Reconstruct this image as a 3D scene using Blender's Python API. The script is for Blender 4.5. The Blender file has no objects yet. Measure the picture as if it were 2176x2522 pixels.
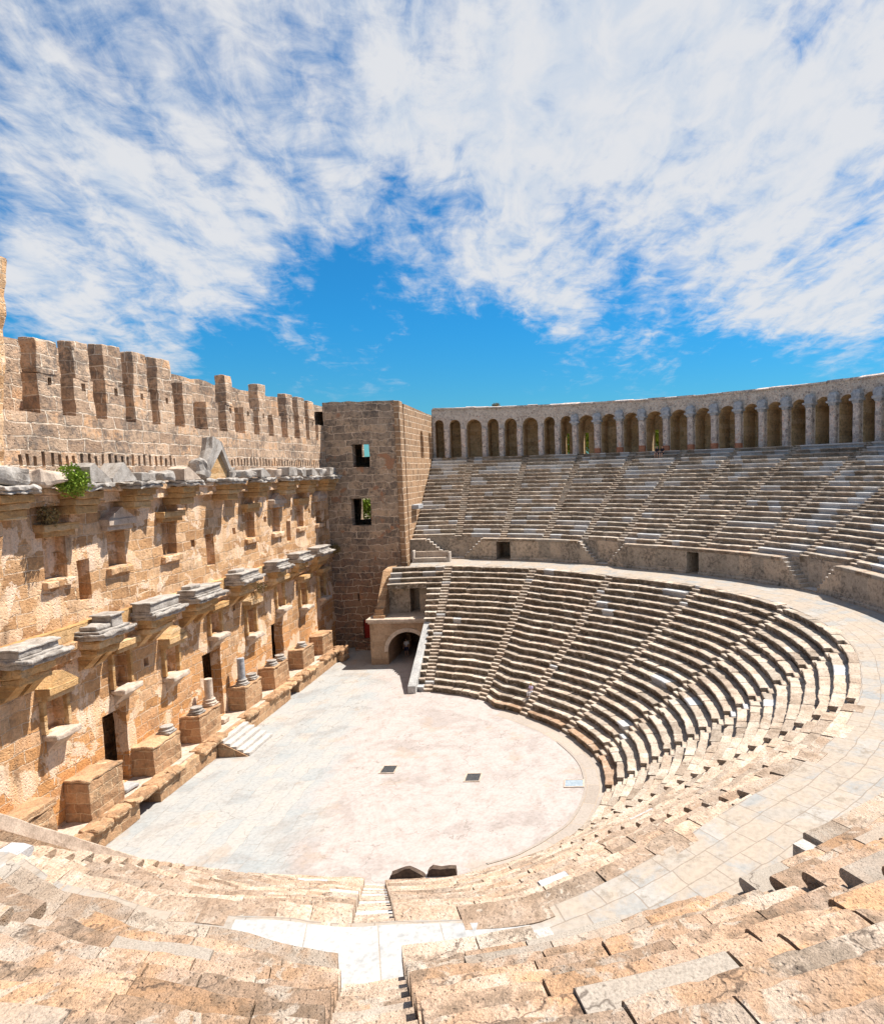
import bpy, math, random
from mathutils import Vector, Matrix, noise
R = math.radians
random.seed(7)
S = bpy.context.scene
COL = S.collection

# ------------------------------------------------------------------ camera
cam_d = bpy.data.cameras.new('camera')
cam = bpy.data.objects.new('camera', cam_d)
COL.objects.link(cam)
CAMP = Vector((-37.634, -12.571, 17.729))
_r = Vector((0.01192, -0.99958, -0.02627)); _u = Vector((0.09082, -0.02508, 0.99555)); _f = Vector((0.9958, 0.01425, -0.09049))
cam.matrix_world = Matrix(((_r.x, _u.x, -_f.x, CAMP.x), (_r.y, _u.y, -_f.y, CAMP.y), (_r.z, _u.z, -_f.z, CAMP.z), (0, 0, 0, 1)))
cam_d.sensor_fit = 'HORIZONTAL'
cam_d.sensor_width = 36
cam_d.lens = 1699.8 / 2176 * 36
cam_d.shift_x = (1088 - 1415.56) / 2176
cam_d.shift_y = (1304.9 - 1261) / 2176
cam_d.clip_start = 0.1
cam_d.clip_end = 5000
S.camera = cam

# ------------------------------------------------------------------ light
SUN_EL, SUN_AZ = 61.0, -60.0
sd = Vector((math.cos(R(SUN_AZ)) * math.cos(R(SUN_EL)), math.sin(R(SUN_AZ)) * math.cos(R(SUN_EL)), math.sin(R(SUN_EL))))
sl = bpy.data.lights.new('sun', 'SUN')
sl.energy = 5.0
sl.angle = R(0.5)
sl.color = (1.0, 0.945, 0.86)
so = bpy.data.objects.new('sun', sl)
so.rotation_euler = (-sd).to_track_quat('-Z', 'Y').to_euler()
so.location = (0, 0, 60)
COL.objects.link(so)
S.view_settings.view_transform = 'Standard'
S.view_settings.look = 'None'
S.view_settings.exposure = 0.82
S.view_settings.gamma = 1.0

# ------------------------------------------------------------------ node helper
class NT:
    def __init__(s, nt):
        s.nt = nt; s.n = nt.nodes; s.l = nt.links
    def add(s, t, props=None, **inp):
        n = s.n.new(t)
        for k, v in (props or {}).items(): setattr(n, k, v)
        for k, v in inp.items():
            key = int(k[1:]) if k[0] == 'i' and k[1:].isdigit() else k.replace('_', ' ')
            s.set(n.inputs[key], v)
        return n
    def set(s, sock, v):
        if isinstance(v, bpy.types.NodeSocket): s.l.new(v, sock)
        elif hasattr(v, 'outputs'): s.l.new(v.outputs[0], sock)
        else: sock.default_value = v
    def math(s, op, a, b=0.0, c=None, clamp=False):
        n = s.n.new('ShaderNodeMath'); n.operation = op; n.use_clamp = clamp
        s.set(n.inputs[0], a); s.set(n.inputs[1], b)
        if c is not None: s.set(n.inputs[2], c)
        return n.outputs[0]
    def vmath(s, op, a, b=None, scale=None):
        n = s.n.new('ShaderNodeVectorMath'); n.operation = op
        s.set(n.inputs[0], a)
        if b is not None: s.set(n.inputs[1], b)
        if scale is not None: s.set(n.inputs['Scale'], scale)
        return n.outputs['Value'] if op in ('DOT_PRODUCT', 'LENGTH', 'DISTANCE') else n.outputs[0]
    def mix(s, f, a, b, mode='MIX'):
        n = s.n.new('ShaderNodeMix'); n.data_type = 'RGBA'; n.blend_type = mode; n.clamp_factor = True
        s.set(n.inputs[0], f)
        for i, v in ((6, a), (7, b)):
            if isinstance(v, tuple) and len(v) == 3: v = v + (1,)
            s.set(n.inputs[i], v)
        return n.outputs[2]
    def noise(s, vec, scale, detail=4, rough=0.55, out=0, dist=0.0):
        n = s.n.new('ShaderNodeTexNoise')
        s.set(n.inputs['Vector'], vec); n.inputs['Scale'].default_value = scale
        n.inputs['Detail'].default_value = detail; n.inputs['Roughness'].default_value = rough
        n.inputs['Distortion'].default_value = dist
        return n.outputs[out]
    def ramp(s, f, stops, interp='LINEAR'):
        n = s.n.new('ShaderNodeValToRGB'); n.color_ramp.interpolation = interp
        e = n.color_ramp.elements
        while len(e) < len(stops): e.new(0.5)
        for el, (p, c) in zip(e, stops):
            el.position = p; el.color = (c + (1,)) if isinstance(c, tuple) else (c, c, c, 1)
        s.set(n.inputs[0], f)
        return n.outputs[0]
    def smooth(s, v, a, b):
        n = s.n.new('ShaderNodeMapRange'); n.interpolation_type = 'SMOOTHSTEP'
        s.set(n.inputs[0], v); n.inputs[1].default_value = a; n.inputs[2].default_value = b
        return n.outputs[0]

# ------------------------------------------------------------------ sky
W = bpy.data.worlds.new('World')
S.world = W
W.use_nodes = True
w = NT(W.node_tree)
for n in list(w.n): w.n.remove(n)
sky = w.add('ShaderNodeTexSky', dict(sky_type='NISHITA', sun_disc=False, sun_elevation=R(SUN_EL), sun_rotation=R(90 - SUN_AZ), altitude=50, air_density=1.0, dust_density=0.3, ozone_density=2.5))
tc = w.add('ShaderNodeTexCoord').outputs['Generated']
sep = w.add('ShaderNodeSeparateXYZ', i0=tc)
dz = w.math('MAXIMUM', sep.outputs[2], 0.0)
den = w.math('ADD', dz, 0.16)
# plane of cirrus high above, streaks aligned with one wind direction
ca, sa = 0.981, 0.196
al = w.math('DIVIDE', w.math('ADD', w.math('MULTIPLY', sep.outputs[0], ca), w.math('MULTIPLY', sep.outputs[1], sa)), den)
ac = w.math('DIVIDE', w.math('SUBTRACT', w.math('MULTIPLY', sep.outputs[1], ca), w.math('MULTIPLY', sep.outputs[0], sa)), den)
P1 = w.add('ShaderNodeCombineXYZ', i0=w.math('MULTIPLY', al, 0.55), i1=w.math('MULTIPLY', ac, 1.3), i2=0.0).outputs[0]
wob = w.vmath('SCALE', w.noise(P1, 1.6, 3, out=1), scale=0.35)
P2 = w.vmath('ADD', P1, wob)
n1 = w.noise(P2, 1.5, 9, 0.62)
P3 = w.add('ShaderNodeCombineXYZ', i0=w.math('MULTIPLY', al, 1.0), i1=w.math('MULTIPLY', ac, 1.9), i2=3.7).outputs[0]
n2 = w.noise(w.vmath('ADD', P3, wob), 5.5, 7, 0.6, dist=0.3)
P4 = w.add('ShaderNodeCombineXYZ', i0=w.math('MULTIPLY', al, 1.2), i1=w.math('MULTIPLY', ac, 1.0), i2=9.1).outputs[0]
n3 = w.noise(w.vmath('ADD', P4, wob), 13.0, 6, 0.65, dist=0.5)
fld = w.math('ADD', w.math('ADD', w.math('MULTIPLY', n1, 1.0), w.math('MULTIPLY', n2, 0.62)), w.math('MULTIPLY', n3, 0.42))
fld = w.math('SUBTRACT', fld, 1.03)
cov = 0.0
for d, rad, k in [((0.76, 0.529, 0.376), 0.22, 0.40), ((0.784, 0.432, 0.445), 0.26, 0.42), ((0.778, 0.569, 0.266), 0.12, 0.26), ((0.817, 0.542, 0.195), 0.10, 0.30), ((0.852, 0.505, 0.155), 0.055, 0.22), ((0.834, 0.343, 0.432), 0.18, 0.28),
                  ((0.877, 0.28, 0.40), 0.09, 0.12), ((0.916, 0.103, 0.388), 0.13, 0.16), ((0.946, 0.085, 0.306), 0.10, 0.16), ((0.873, -0.054, 0.484), 0.20, 0.22), ((0.876, -0.261, 0.406), 0.22, 0.30), ((0.897, -0.328, 0.296), 0.20, 0.26), ((0.945, -0.235, 0.235), 0.10, 0.24), ((0.92, -0.35, 0.2), 0.10, 0.16),
                  ((0.965, 0.03, 0.262), 0.09, 0.16), ((0.934, -0.086, 0.347), 0.14, 0.2), ((0.848, 0.177, 0.499), 0.16, 0.10), ((0.8, 0.0, 0.6), 0.3, 0.2), ((-0.3, -0.2, 0.93), 0.9, 0.35), ((-0.8, 0.0, 0.5), 0.9, 0.3),  # final entries here: out-of-view cloud added overhead and behind camera for more fill light
                  ((0.909, 0.33, 0.255), 0.085, -0.13), ((0.897, 0.238, 0.365), 0.045, -0.18), ((0.93, 0.19, 0.33), 0.035, -0.14), ((0.86, 0.36, 0.36), 0.05, -0.1), ((0.91, 0.03, 0.42), 0.06, -0.12), ((0.90, 0.27, 0.31), 0.07, 0.14), ((0.94, 0.25, 0.22), 0.07, 0.17), ((0.87, 0.43, 0.23), 0.06, 0.15), ((0.915, 0.36, 0.175), 0.05, 0.17), ((0.935, 0.19, 0.30), 0.07, 0.14), ((0.89, 0.36, 0.29), 0.06, 0.1), ((0.95, 0.16, 0.24), 0.08, 0.14), ((0.962, 0.09, 0.255), 0.075, 0.22), ((0.966, 0.03, 0.235), 0.07, 0.14), ((0.88, 0.372, 0.293), 0.05, -0.12), ((0.965, 0.16, 0.2), 0.06, 0.1), ((0.70, 0.585, 0.403), 0.13, -0.40), ((0.732, 0.62, 0.282), 0.07, -0.34), ((0.834, -0.259, 0.487), 0.06, -0.16), ((0.93, 0.27, 0.17), 0.10, -0.06), ((0.975, 0.14, 0.15), 0.12, -0.3), ((0.965, -0.22, 0.125), 0.10, -0.2)]:
    l = math.sqrt(sum(x * x for x in d)); d = tuple(x / l for x in d)
    dist = w.vmath('DISTANCE', tc, d)
    cov = w.math('ADD', w.math('MULTIPLY', w.math('SUBTRACT', 1.0, w.smooth(dist, rad * 0.15, rad * 1.25)), k), cov)
cov = w.math('MINIMUM', cov, 0.35)
lowcut = w.smooth(sep.outputs[2], 0.07, 0.17)
cm = w.smooth(w.math('ADD', w.math('MULTIPLY', fld, 1.05), cov), -0.02, 0.45)
cm = w.math('MULTIPLY', cm, lowcut)
cm = w.math('MULTIPLY', cm, 0.95)
blue = w.mix(1.0, sky.outputs[0], (0.30, 0.95, 1.22), 'MULTIPLY')
grad = w.smooth(sep.outputs[2], 0.0, 0.22)
blue = w.mix(1.0, blue, w.mix(grad, (1.15, 0.95, 0.90), (0.55, 1.04, 1.22)), 'MULTIPLY')
cloud = w.mix(w.smooth(n2, 0.35, 0.62), (7.4, 8.1, 9.1), (9.0, 9.1, 9.35))
bg = w.add('ShaderNodeBackground', Color=w.mix(cm, blue, cloud), Strength=0.05)
wo = w.add('ShaderNodeOutputWorld', Surface=bg)

# ------------------------------------------------------------------ materials
def new_mat(name):
    m = bpy.data.materials.new(name); m.use_nodes = True
    t = NT(m.node_tree)
    b = t.n['Principled BSDF']
    b.inputs['Specular IOR Level'].default_value = 0.15
    return m, t, b

def masonry(name, ramp, mortar, row=0.62, wid=1.15, lichen=0.35, lich_col=(0.10, 0.085, 0.07), plaster=None, warm_low=None, msize=0.028, rubble=False, bump=0.6, irr=0.16, streaks=0.0, grime=0.0):
    m, t, b = new_mat(name)
    pos = t.add('ShaderNodeNewGeometry').outputs['Position']
    wobv = t.vmath('SCALE', t.vmath('SUBTRACT', t.noise(pos, 0.9, 2, out=1), (0.5, 0.5, 0.5)), scale=irr * 2)
    p = t.vmath('ADD', pos, wobv)
    s = t.add('ShaderNodeSeparateXYZ', i0=p)
    fine = t.noise(pos, 9.0, 6, 0.65)
    vor = t.add('ShaderNodeTexVoronoi', i0=pos, Scale=7.0).outputs[0]
    big = t.noise(pos, 0.45, 4, 0.6)
    if rubble:
        v1 = t.add('ShaderNodeTexVoronoi', Vector=p, Scale=rubble)
        v2 = t.add('ShaderNodeTexVoronoi', dict(feature='DISTANCE_TO_EDGE'), Vector=p, Scale=rubble)
        rnd = t.add('ShaderNodeSeparateColor', i0=v1.outputs['Color']).outputs[0]
        mort = t.math('SUBTRACT', 1.0, t.smooth(v2.outputs[0], 0.02, 0.12))
    else:
        uv = t.add('ShaderNodeCombineXYZ', i0=t.math('ADD', s.outputs[0], s.outputs[1]), i1=s.outputs[2]).outputs[0]
        br = t.add('ShaderNodeTexBrick', dict(offset=0.43, squash=1.35, squash_frequency=3, offset_frequency=2), Vector=uv, Color1=(0, 0, 0, 1), Color2=(1, 1, 1, 1), Mortar=(0.5, 0.5, 0.5, 1), Scale=1.0, Mortar_Size=msize, Mortar_Smooth=0.35, Brick_Width=wid, Row_Height=row)
        rnd = t.add('ShaderNodeSeparateColor', i0=br.outputs[0]).outputs[0]
        mort = br.outputs[1]
        mn = t.math('ADD', 0.25, t.math('MULTIPLY', t.smooth(t.noise(pos, 1.7, 3), 0.3, 0.5), 0.75))
        mort = t.math('MULTIPLY', mort, mn)
    f = t.math('ADD', t.math('MULTIPLY', rnd, 0.62), t.math('MULTIPLY', t.math('SUBTRACT', t.noise(pos, 2.3, 5, 0.65), 0.28), 0.75), clamp=True)
    col = t.ramp(f, ramp)
    if warm_low:
        zs = t.smooth(t.math('ADD', s.outputs[2], t.math('MULTIPLY', big, 5.0)), warm_low[0], warm_low[1])
        col = t.mix(t.math('MULTIPLY', t.math('SUBTRACT', 1.0, zs), 0.68), col, t.mix(rnd, warm_low[2], warm_low[3]))
    mfn = t.noise(pos, 3.6, 6, 0.72)
    lm = t.math('MULTIPLY', t.smooth(t.math('ADD', t.math('ADD', t.math('MULTIPLY', fine, 0.35), t.math('MULTIPLY', mfn, 0.5)), t.math('MULTIPLY', big, 0.35)), 0.56, 0.72), min(1.0, lichen * 1.6))
    col = t.mix(lm, col, lich_col)
    if plaster:
        pm = t.smooth(t.noise(pos, 0.55, 5, 0.62, dist=0.4), plaster[0], plaster[0] + 0.025)
        st = t.add('ShaderNodeMapping', Vector=pos, Scale=(2.2, 2.2, 0.18))
        run = t.noise(st, 1.0, 4, 0.6)
        pc = t.mix(t.smooth(run, 0.38, 0.7), plaster[1], plaster[2])
        col = t.mix(pm, col, pc)
        mort = t.math('MULTIPLY', mort, t.math('SUBTRACT', 1.0, pm))
    col = t.mix(t.math('MULTIPLY', mort, 0.85), col, mortar)
    if streaks:
        smp = t.add('ShaderNodeMapping', Vector=pos, Scale=(1.5, 1.5, 0.13))
        sk = t.math('MULTIPLY', t.smooth(t.noise(smp, 1.0, 5, 0.65), 0.52, 0.68), t.smooth(big, 0.42, 0.6))
        col = t.mix(t.math('MULTIPLY', sk, streaks), col, (0.17, 0.11, 0.07))
    if grime:
        col = t.mix(t.math('MULTIPLY', t.smooth(t.noise(pos, 0.9, 6, 0.7), 0.5, 0.64), grime), col, t.mix(fine, (0.16, 0.13, 0.11), (0.28, 0.21, 0.16)))
    col = t.mix(1.0, col, t.ramp(fine, [(0.25, 0.62), (0.55, 1.0), (0.75, 1.15)]), 'MULTIPLY')
    t.set(b.inputs['Base Color'], col)
    b.inputs['Roughness'].default_value = 0.93
    h = t.math('ADD', t.math('MULTIPLY', fine, 0.7), t.math('MULTIPLY', mort, -1.3))
    h = t.math('ADD', h, t.math('MULTIPLY', t.smooth(vor, 0.0, 0.35), 0.35))
    h = t.math('ADD', h, t.math('MULTIPLY', t.noise(pos, 2.5, 5), 0.45))
    bp = t.add('ShaderNodeBump', Strength=bump, Distance=0.12, Height=h)
    t.set(b.inputs['Normal'], bp)
    return m

M = {}
M['stage'] = masonry('stage_masonry', [(0.0, (0.34, 0.19, 0.10)), (0.3, (0.55, 0.31, 0.15)), (0.55, (0.67, 0.41, 0.22)), (0.8, (0.74, 0.51, 0.33)), (1.0, (0.58, 0.42, 0.29))], (0.72, 0.54, 0.38), lichen=0.25, plaster=(0.535, (0.80, 0.60, 0.44), (0.74, 0.48, 0.28)), warm_low=(5.0, 11.0, (0.70, 0.33, 0.11), (0.56, 0.24, 0.075)), lich_col=(0.17, 0.11, 0.07), streaks=0.6, msize=0.034, bump=0.8)
M['crown'] = masonry('crown_masonry', [(0.0, (0.30, 0.19, 0.125)), (0.35, (0.50, 0.34, 0.23)), (0.65, (0.64, 0.45, 0.31)), (0.85, (0.68, 0.39, 0.21)), (1.0, (0.60, 0.48, 0.38))], (0.80, 0.66, 0.52), row=0.66, wid=1.2, lichen=0.55, lich_col=(0.16, 0.13, 0.11), msize=0.04, grime=0.55, bump=0.8)
M['tower'] = masonry('tower_masonry', [(0.0, (0.21, 0.165, 0.13)), (0.4, (0.41, 0.31, 0.23)), (0.75, (0.55, 0.40, 0.28)), (1.0, (0.66, 0.42, 0.26))], (0.76, 0.60, 0.46), row=0.7, wid=1.35, lichen=0.55, lich_col=(0.075, 0.065, 0.06), warm_low=(8.0, 15.0, (0.34, 0.15, 0.075), (0.22, 0.12, 0.07)), msize=0.045, irr=0.34, grime=0.5, plaster=(0.60, (0.42, 0.22, 0.13), (0.34, 0.20, 0.13)), bump=0.8)
M['ashlar'] = masonry('side_wall_ashlar', [(0.0, (0.27, 0.17, 0.10)), (0.5, (0.41, 0.25, 0.145)), (1.0, (0.50, 0.31, 0.18))], (0.72, 0.57, 0.42), row=0.62, wid=1.1, lichen=0.25, msize=0.05, irr=0.08)
M['pedestal'] = masonry('pedestal_masonry', [(0.0, (0.29, 0.165, 0.09)), (0.4, (0.46, 0.27, 0.15)), (0.75, (0.56, 0.35, 0.20)), (1.0, (0.62, 0.42, 0.26))], (0.62, 0.46, 0.30), row=0.52, wid=1.0, lichen=0.45, lich_col=(0.20, 0.145, 0.095))
M['carved'] = masonry('carved_ochre_stone', [(0.0, (0.36, 0.20, 0.09)), (0.4, (0.56, 0.33, 0.14)), (0.7, (0.64, 0.43, 0.23)), (1.0, (0.72, 0.56, 0.38))], (0.5, 0.33, 0.16), row=0.30, wid=3.0, lichen=0.25, msize=0.02, lich_col=(0.22, 0.13, 0.07))
M['podium'] = masonry('podium_slabs', [(0.0, (0.33, 0.28, 0.22)), (0.4, (0.46, 0.38, 0.30)), (0.7, (0.55, 0.43, 0.32)), (1.0, (0.64, 0.52, 0.40))], (0.6, 0.5, 0.4), row=3.0, wid=1.25, lichen=0.55, lich_col=(0.12, 0.10, 0.08), msize=0.015)
M['rubble'] = masonry('rubble_concrete', [(0.0, (0.20, 0.15, 0.135)), (0.3, (0.54, 0.43, 0.36)), (0.7, (0.72, 0.61, 0.52)), (1.0, (0.46, 0.26, 0.18))], (0.72, 0.63, 0.54), rubble=4.2, lichen=0.2)
M['pillar'] = masonry('pillar_rubble', [(0.0, (0.22, 0.19, 0.19)), (0.35, (0.48, 0.40, 0.36)), (0.65, (0.68, 0.58, 0.52)), (0.85, (0.58, 0.34, 0.24)), (1.0, (0.50, 0.22, 0.13))], (0.72, 0.62, 0.54), rubble=2.6, lichen=0.25)
M['vault'] = masonry('vault_plaster', [(0.0, (0.52, 0.35, 0.18)), (0.5, (0.70, 0.50, 0.29)), (1.0, (0.76, 0.58, 0.38))], (0.42, 0.31, 0.2), row=0.5, wid=1.0, lichen=0.4, lich_col=(0.17, 0.13, 0.1), msize=0.012)
M['passage'] = masonry('passage_stone', [(0.0, (0.30, 0.20, 0.13)), (0.5, (0.46, 0.31, 0.20)), (1.0, (0.55, 0.39, 0.27))], (0.5, 0.38, 0.27), row=0.55, wid=1.2, lichen=0.35, msize=0.015, lich_col=(0.2, 0.15, 0.11))

def seat_mat(name, near=False):
    m, t, b = new_mat(name)
    geo = t.add('ShaderNodeNewGeometry')
    pos = geo.outputs['Position']
    at = t.add('ShaderNodeAttribute', dict(attribute_name='tint'))
    s = t.add('ShaderNodeSeparateColor', i0=at.outputs['Color'])
    warm, white, rnd = s.outputs[0], s.outputs[1], s.outputs[2]
    med = t.noise(pos, 1.3, 5, 0.62)
    fine = t.noise(pos, 10.0 if near else 6.0, 6, 0.68)
    vf = t.noise(pos, 45.0 if near else 14.0, 3, 0.6)
    grey = t.ramp(med, [(0.25, (0.34, 0.28, 0.225)), (0.5, (0.50, 0.43, 0.355)), (0.72, (0.58, 0.525, 0.455))])
    orange = t.ramp(med, [(0.25, (0.28, 0.175, 0.11)), (0.42, (0.44, 0.285, 0.185)), (0.56, (0.52, 0.36, 0.255)), (0.72, (0.57, 0.455, 0.36))])
    if near:
        blot = t.smooth(t.noise(pos, 0.55, 5, 0.65, dist=0.5), 0.47, 0.60)
        orange = t.mix(t.math('MULTIPLY', blot, 0.8), orange, (0.54, 0.31, 0.165))
        pale = t.smooth(t.noise(t.vmath('ADD', pos, (31.0, 7.0, 3.0)), 0.75, 6, 0.65, dist=0.6), 0.54, 0.60)
        orange = t.mix(t.math('MULTIPLY', pale, 0.75), orange, (0.55, 0.46, 0.375))
    col = t.mix(warm, grey, orange)
    col = t.mix(1.0, col, t.ramp(rnd, [(0.0, 0.72), (0.5, 1.0), (1.0, 1.22)]), 'MULTIPLY')
    # lichen and soot grown in patches, plus shade put into the riser colour
    lm = t.smooth(t.math('ADD', t.math('MULTIPLY', t.noise(pos, 0.8, 3), 0.45), t.math('ADD', t.math('MULTIPLY', fine, 0.35), t.math('MULTIPLY', t.noise(pos, 3.3, 5, 0.7), 0.35))), 0.56, 0.68)
    col = t.mix(t.math('MULTIPLY', lm, 0.6 if near else 0.35), col, (0.14, 0.105, 0.075))
    lichen_shade = t.math('MULTIPLY', at.outputs['Alpha'], t.math('ADD', 0.35, t.math('MULTIPLY', t.smooth(t.noise(pos, 2.0, 5, 0.65), 0.36, 0.56), 0.5)))
    col = t.mix(lichen_shade, col, (0.105, 0.08, 0.052))
    # mortar and lime smears
    ls = t.smooth(t.noise(pos, 1.9, 5, 0.6, dist=0.9), 0.60, 0.64)
    col = t.mix(t.math('MULTIPLY', ls, 0.6), col, (0.55, 0.47, 0.385))
    marble = t.mix(t.noise(pos, 1.0, 4), (0.31, 0.262, 0.21), (0.40, 0.36, 0.315)) if near else t.mix(t.smooth(t.noise(pos, 1.0, 6, 0.6, dist=1.2), 0.42, 0.65), (0.52, 0.51, 0.50), (0.40, 0.405, 0.42))
    col = t.mix(white, col, marble)
    col = t.mix(1.0, col, t.ramp(vf, [(0.28, 0.68), (0.55, 1.0), (0.8, 1.15)]), 'MULTIPLY')
    t.set(b.inputs['Base Color'], col)
    b.inputs['Roughness'].default_value = 0.92
    if near:
        ce = t.add('ShaderNodeTexVoronoi', dict(feature='DISTANCE_TO_EDGE'), Vector=t.vmath('ADD', pos, t.vmath('SCALE', t.noise(pos, 1.6, 4, 0.6, out=1), scale=1.1)), Scale=0.62).outputs[0]
        crk = t.math('MULTIPLY', t.math('SUBTRACT', 1.0, t.smooth(ce, 0.0, 0.018)), t.smooth(t.noise(pos, 0.7, 3), 0.46, 0.54))
        grit = t.smooth(t.noise(pos, 24.0, 5, 0.7), 0.56, 0.66)
        col = t.mix(t.math('MULTIPLY', crk, 0.7), col, (0.07, 0.05, 0.04))
        col = t.mix(t.math('MULTIPLY', grit, t.math('MULTIPLY', t.smooth(med, 0.4, 0.6), 0.5)), col, (0.12, 0.085, 0.06))
        t.set(b.inputs['Base Color'], col)
    pits = t.add('ShaderNodeTexVoronoi', Vector=t.vmath('ADD', pos, t.vmath('SCALE', t.noise(pos, 6.0, 2, out=1), scale=0.12)), Scale=18.0 if near else 8.0).outputs[0]
    h = t.math('ADD', t.math('MULTIPLY', fine, 1.0), t.math('MULTIPLY', vf, 0.35))
    h = t.math('ADD', h, t.math('MULTIPLY', t.smooth(pits, 0.0, 0.4), 0.4))
    h = t.math('MULTIPLY', h, t.math('SUBTRACT', 1.0, t.math('MULTIPLY', white, 0.8)))
    bp = t.add('ShaderNodeBump', Strength=0.9, Distance=0.06 if near else 0.09, Height=h)
    t.set(b.inputs['Normal'], bp)
    return m
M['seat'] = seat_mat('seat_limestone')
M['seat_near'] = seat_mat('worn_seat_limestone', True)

def simple(name, c0, c1, scale=3.0, rough=0.85, bump=0.3, detail=5, c2=None):
    m, t, b = new_mat(name)
    pos = t.add('ShaderNodeNewGeometry').outputs['Position']
    n = t.noise(pos, scale, detail, 0.62)
    st = [(0.3, c0), (0.68, c1)] if c2 is None else [(0.3, c0), (0.52, c1), (0.68, c2)]
    f = t.noise(pos, scale * 8, 3, 0.6)
    t.set(b.inputs['Base Color'], t.mix(1.0, t.ramp(n, st), t.ramp(f, [(0.3, 0.78), (0.65, 1.08)]), 'MULTIPLY'))
    b.inputs['Roughness'].default_value = rough
    bp = t.add('ShaderNodeBump', Strength=bump, Distance=0.04, Height=t.math('ADD', n, t.math('MULTIPLY', f, 0.4)))
    t.set(b.inputs['Normal'], bp)
    return m
M['marble'] = simple('grey_marble', (0.20, 0.17, 0.145), (0.37, 0.335, 0.30), 1.7, 0.8, 0.6, c2=(0.47, 0.43, 0.39))
M['white_marble'] = simple('white_marble', (0.34, 0.335, 0.33), (0.50, 0.485, 0.46), 1.1, 0.7, 0.25)
M['column'] = simple('column_stone', (0.36, 0.28, 0.22), (0.62, 0.50, 0.40), 2.5, 0.8)
M['capital'] = simple('capital_marble', (0.20, 0.21, 0.235), (0.46, 0.46, 0.47), 4.0, 0.8)
M['brick_red'] = simple('red_brick', (0.36, 0.13, 0.07), (0.52, 0.24, 0.14), 5.0, 0.9)
M['leaf'] = simple('leaf_green', (0.12, 0.20, 0.02), (0.27, 0.37, 0.05), 2.5, 0.7, 0.0)
M['leaf_dry'] = simple('leaf_dry', (0.16, 0.12, 0.05), (0.30, 0.22, 0.10), 2.5, 0.8, 0.0)
M['bark'] = simple('bark', (0.09, 0.06, 0.04), (0.16, 0.11, 0.07), 6, 0.9)
M['red_door'] = simple('red_door_paint', (0.25, 0.02, 0.015), (0.33, 0.03, 0.02), 3, 0.5, 0.05)
M['iron'] = simple('grate_iron', (0.045, 0.045, 0.05), (0.09, 0.09, 0.09), 6, 0.6)
M['bluegrey'] = simple('blue_grey_slate', (0.23, 0.28, 0.33), (0.34, 0.39, 0.43), 3, 0.7)
M['earth'] = simple('dry_earth', (0.16, 0.13, 0.08), (0.28, 0.22, 0.14), 0.15, 0.95)
M['shade_stone'] = simple('shade_toned_stone', (0.05, 0.035, 0.03), (0.13, 0.09, 0.065), 5, 0.95)  # shade of the near face put into the stone colour
M['skin'] = simple('skin', (0.50, 0.29, 0.20), (0.56, 0.34, 0.24), 6, 0.6, 0.0)
M['black_cloth'] = simple('black_cloth', (0.012, 0.012, 0.018), (0.03, 0.03, 0.04), 8, 0.9, 0.0)
M['navy_cloth'] = simple('navy_cloth', (0.015, 0.018, 0.06), (0.03, 0.035, 0.10), 8, 0.9, 0.0)
M['white_cloth'] = simple('white_cloth', (0.62, 0.62, 0.66), (0.78, 0.78, 0.8), 8, 0.9, 0.0)
M['lilac_cloth'] = simple('lilac_cloth', (0.50, 0.42, 0.66), (0.66, 0.58, 0.78), 8, 0.9, 0.0)
M['hair'] = simple('dark_hair', (0.015, 0.01, 0.008), (0.03, 0.02, 0.015), 8, 0.6, 0.0)
M['hair_fair'] = simple('fair_hair', (0.30, 0.22, 0.08), (0.42, 0.32, 0.14), 8, 0.6, 0.0)
M['shoe'] = simple('red_shoe', (0.45, 0.06, 0.05), (0.55, 0.10, 0.07), 8, 0.6, 0.0)

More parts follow.
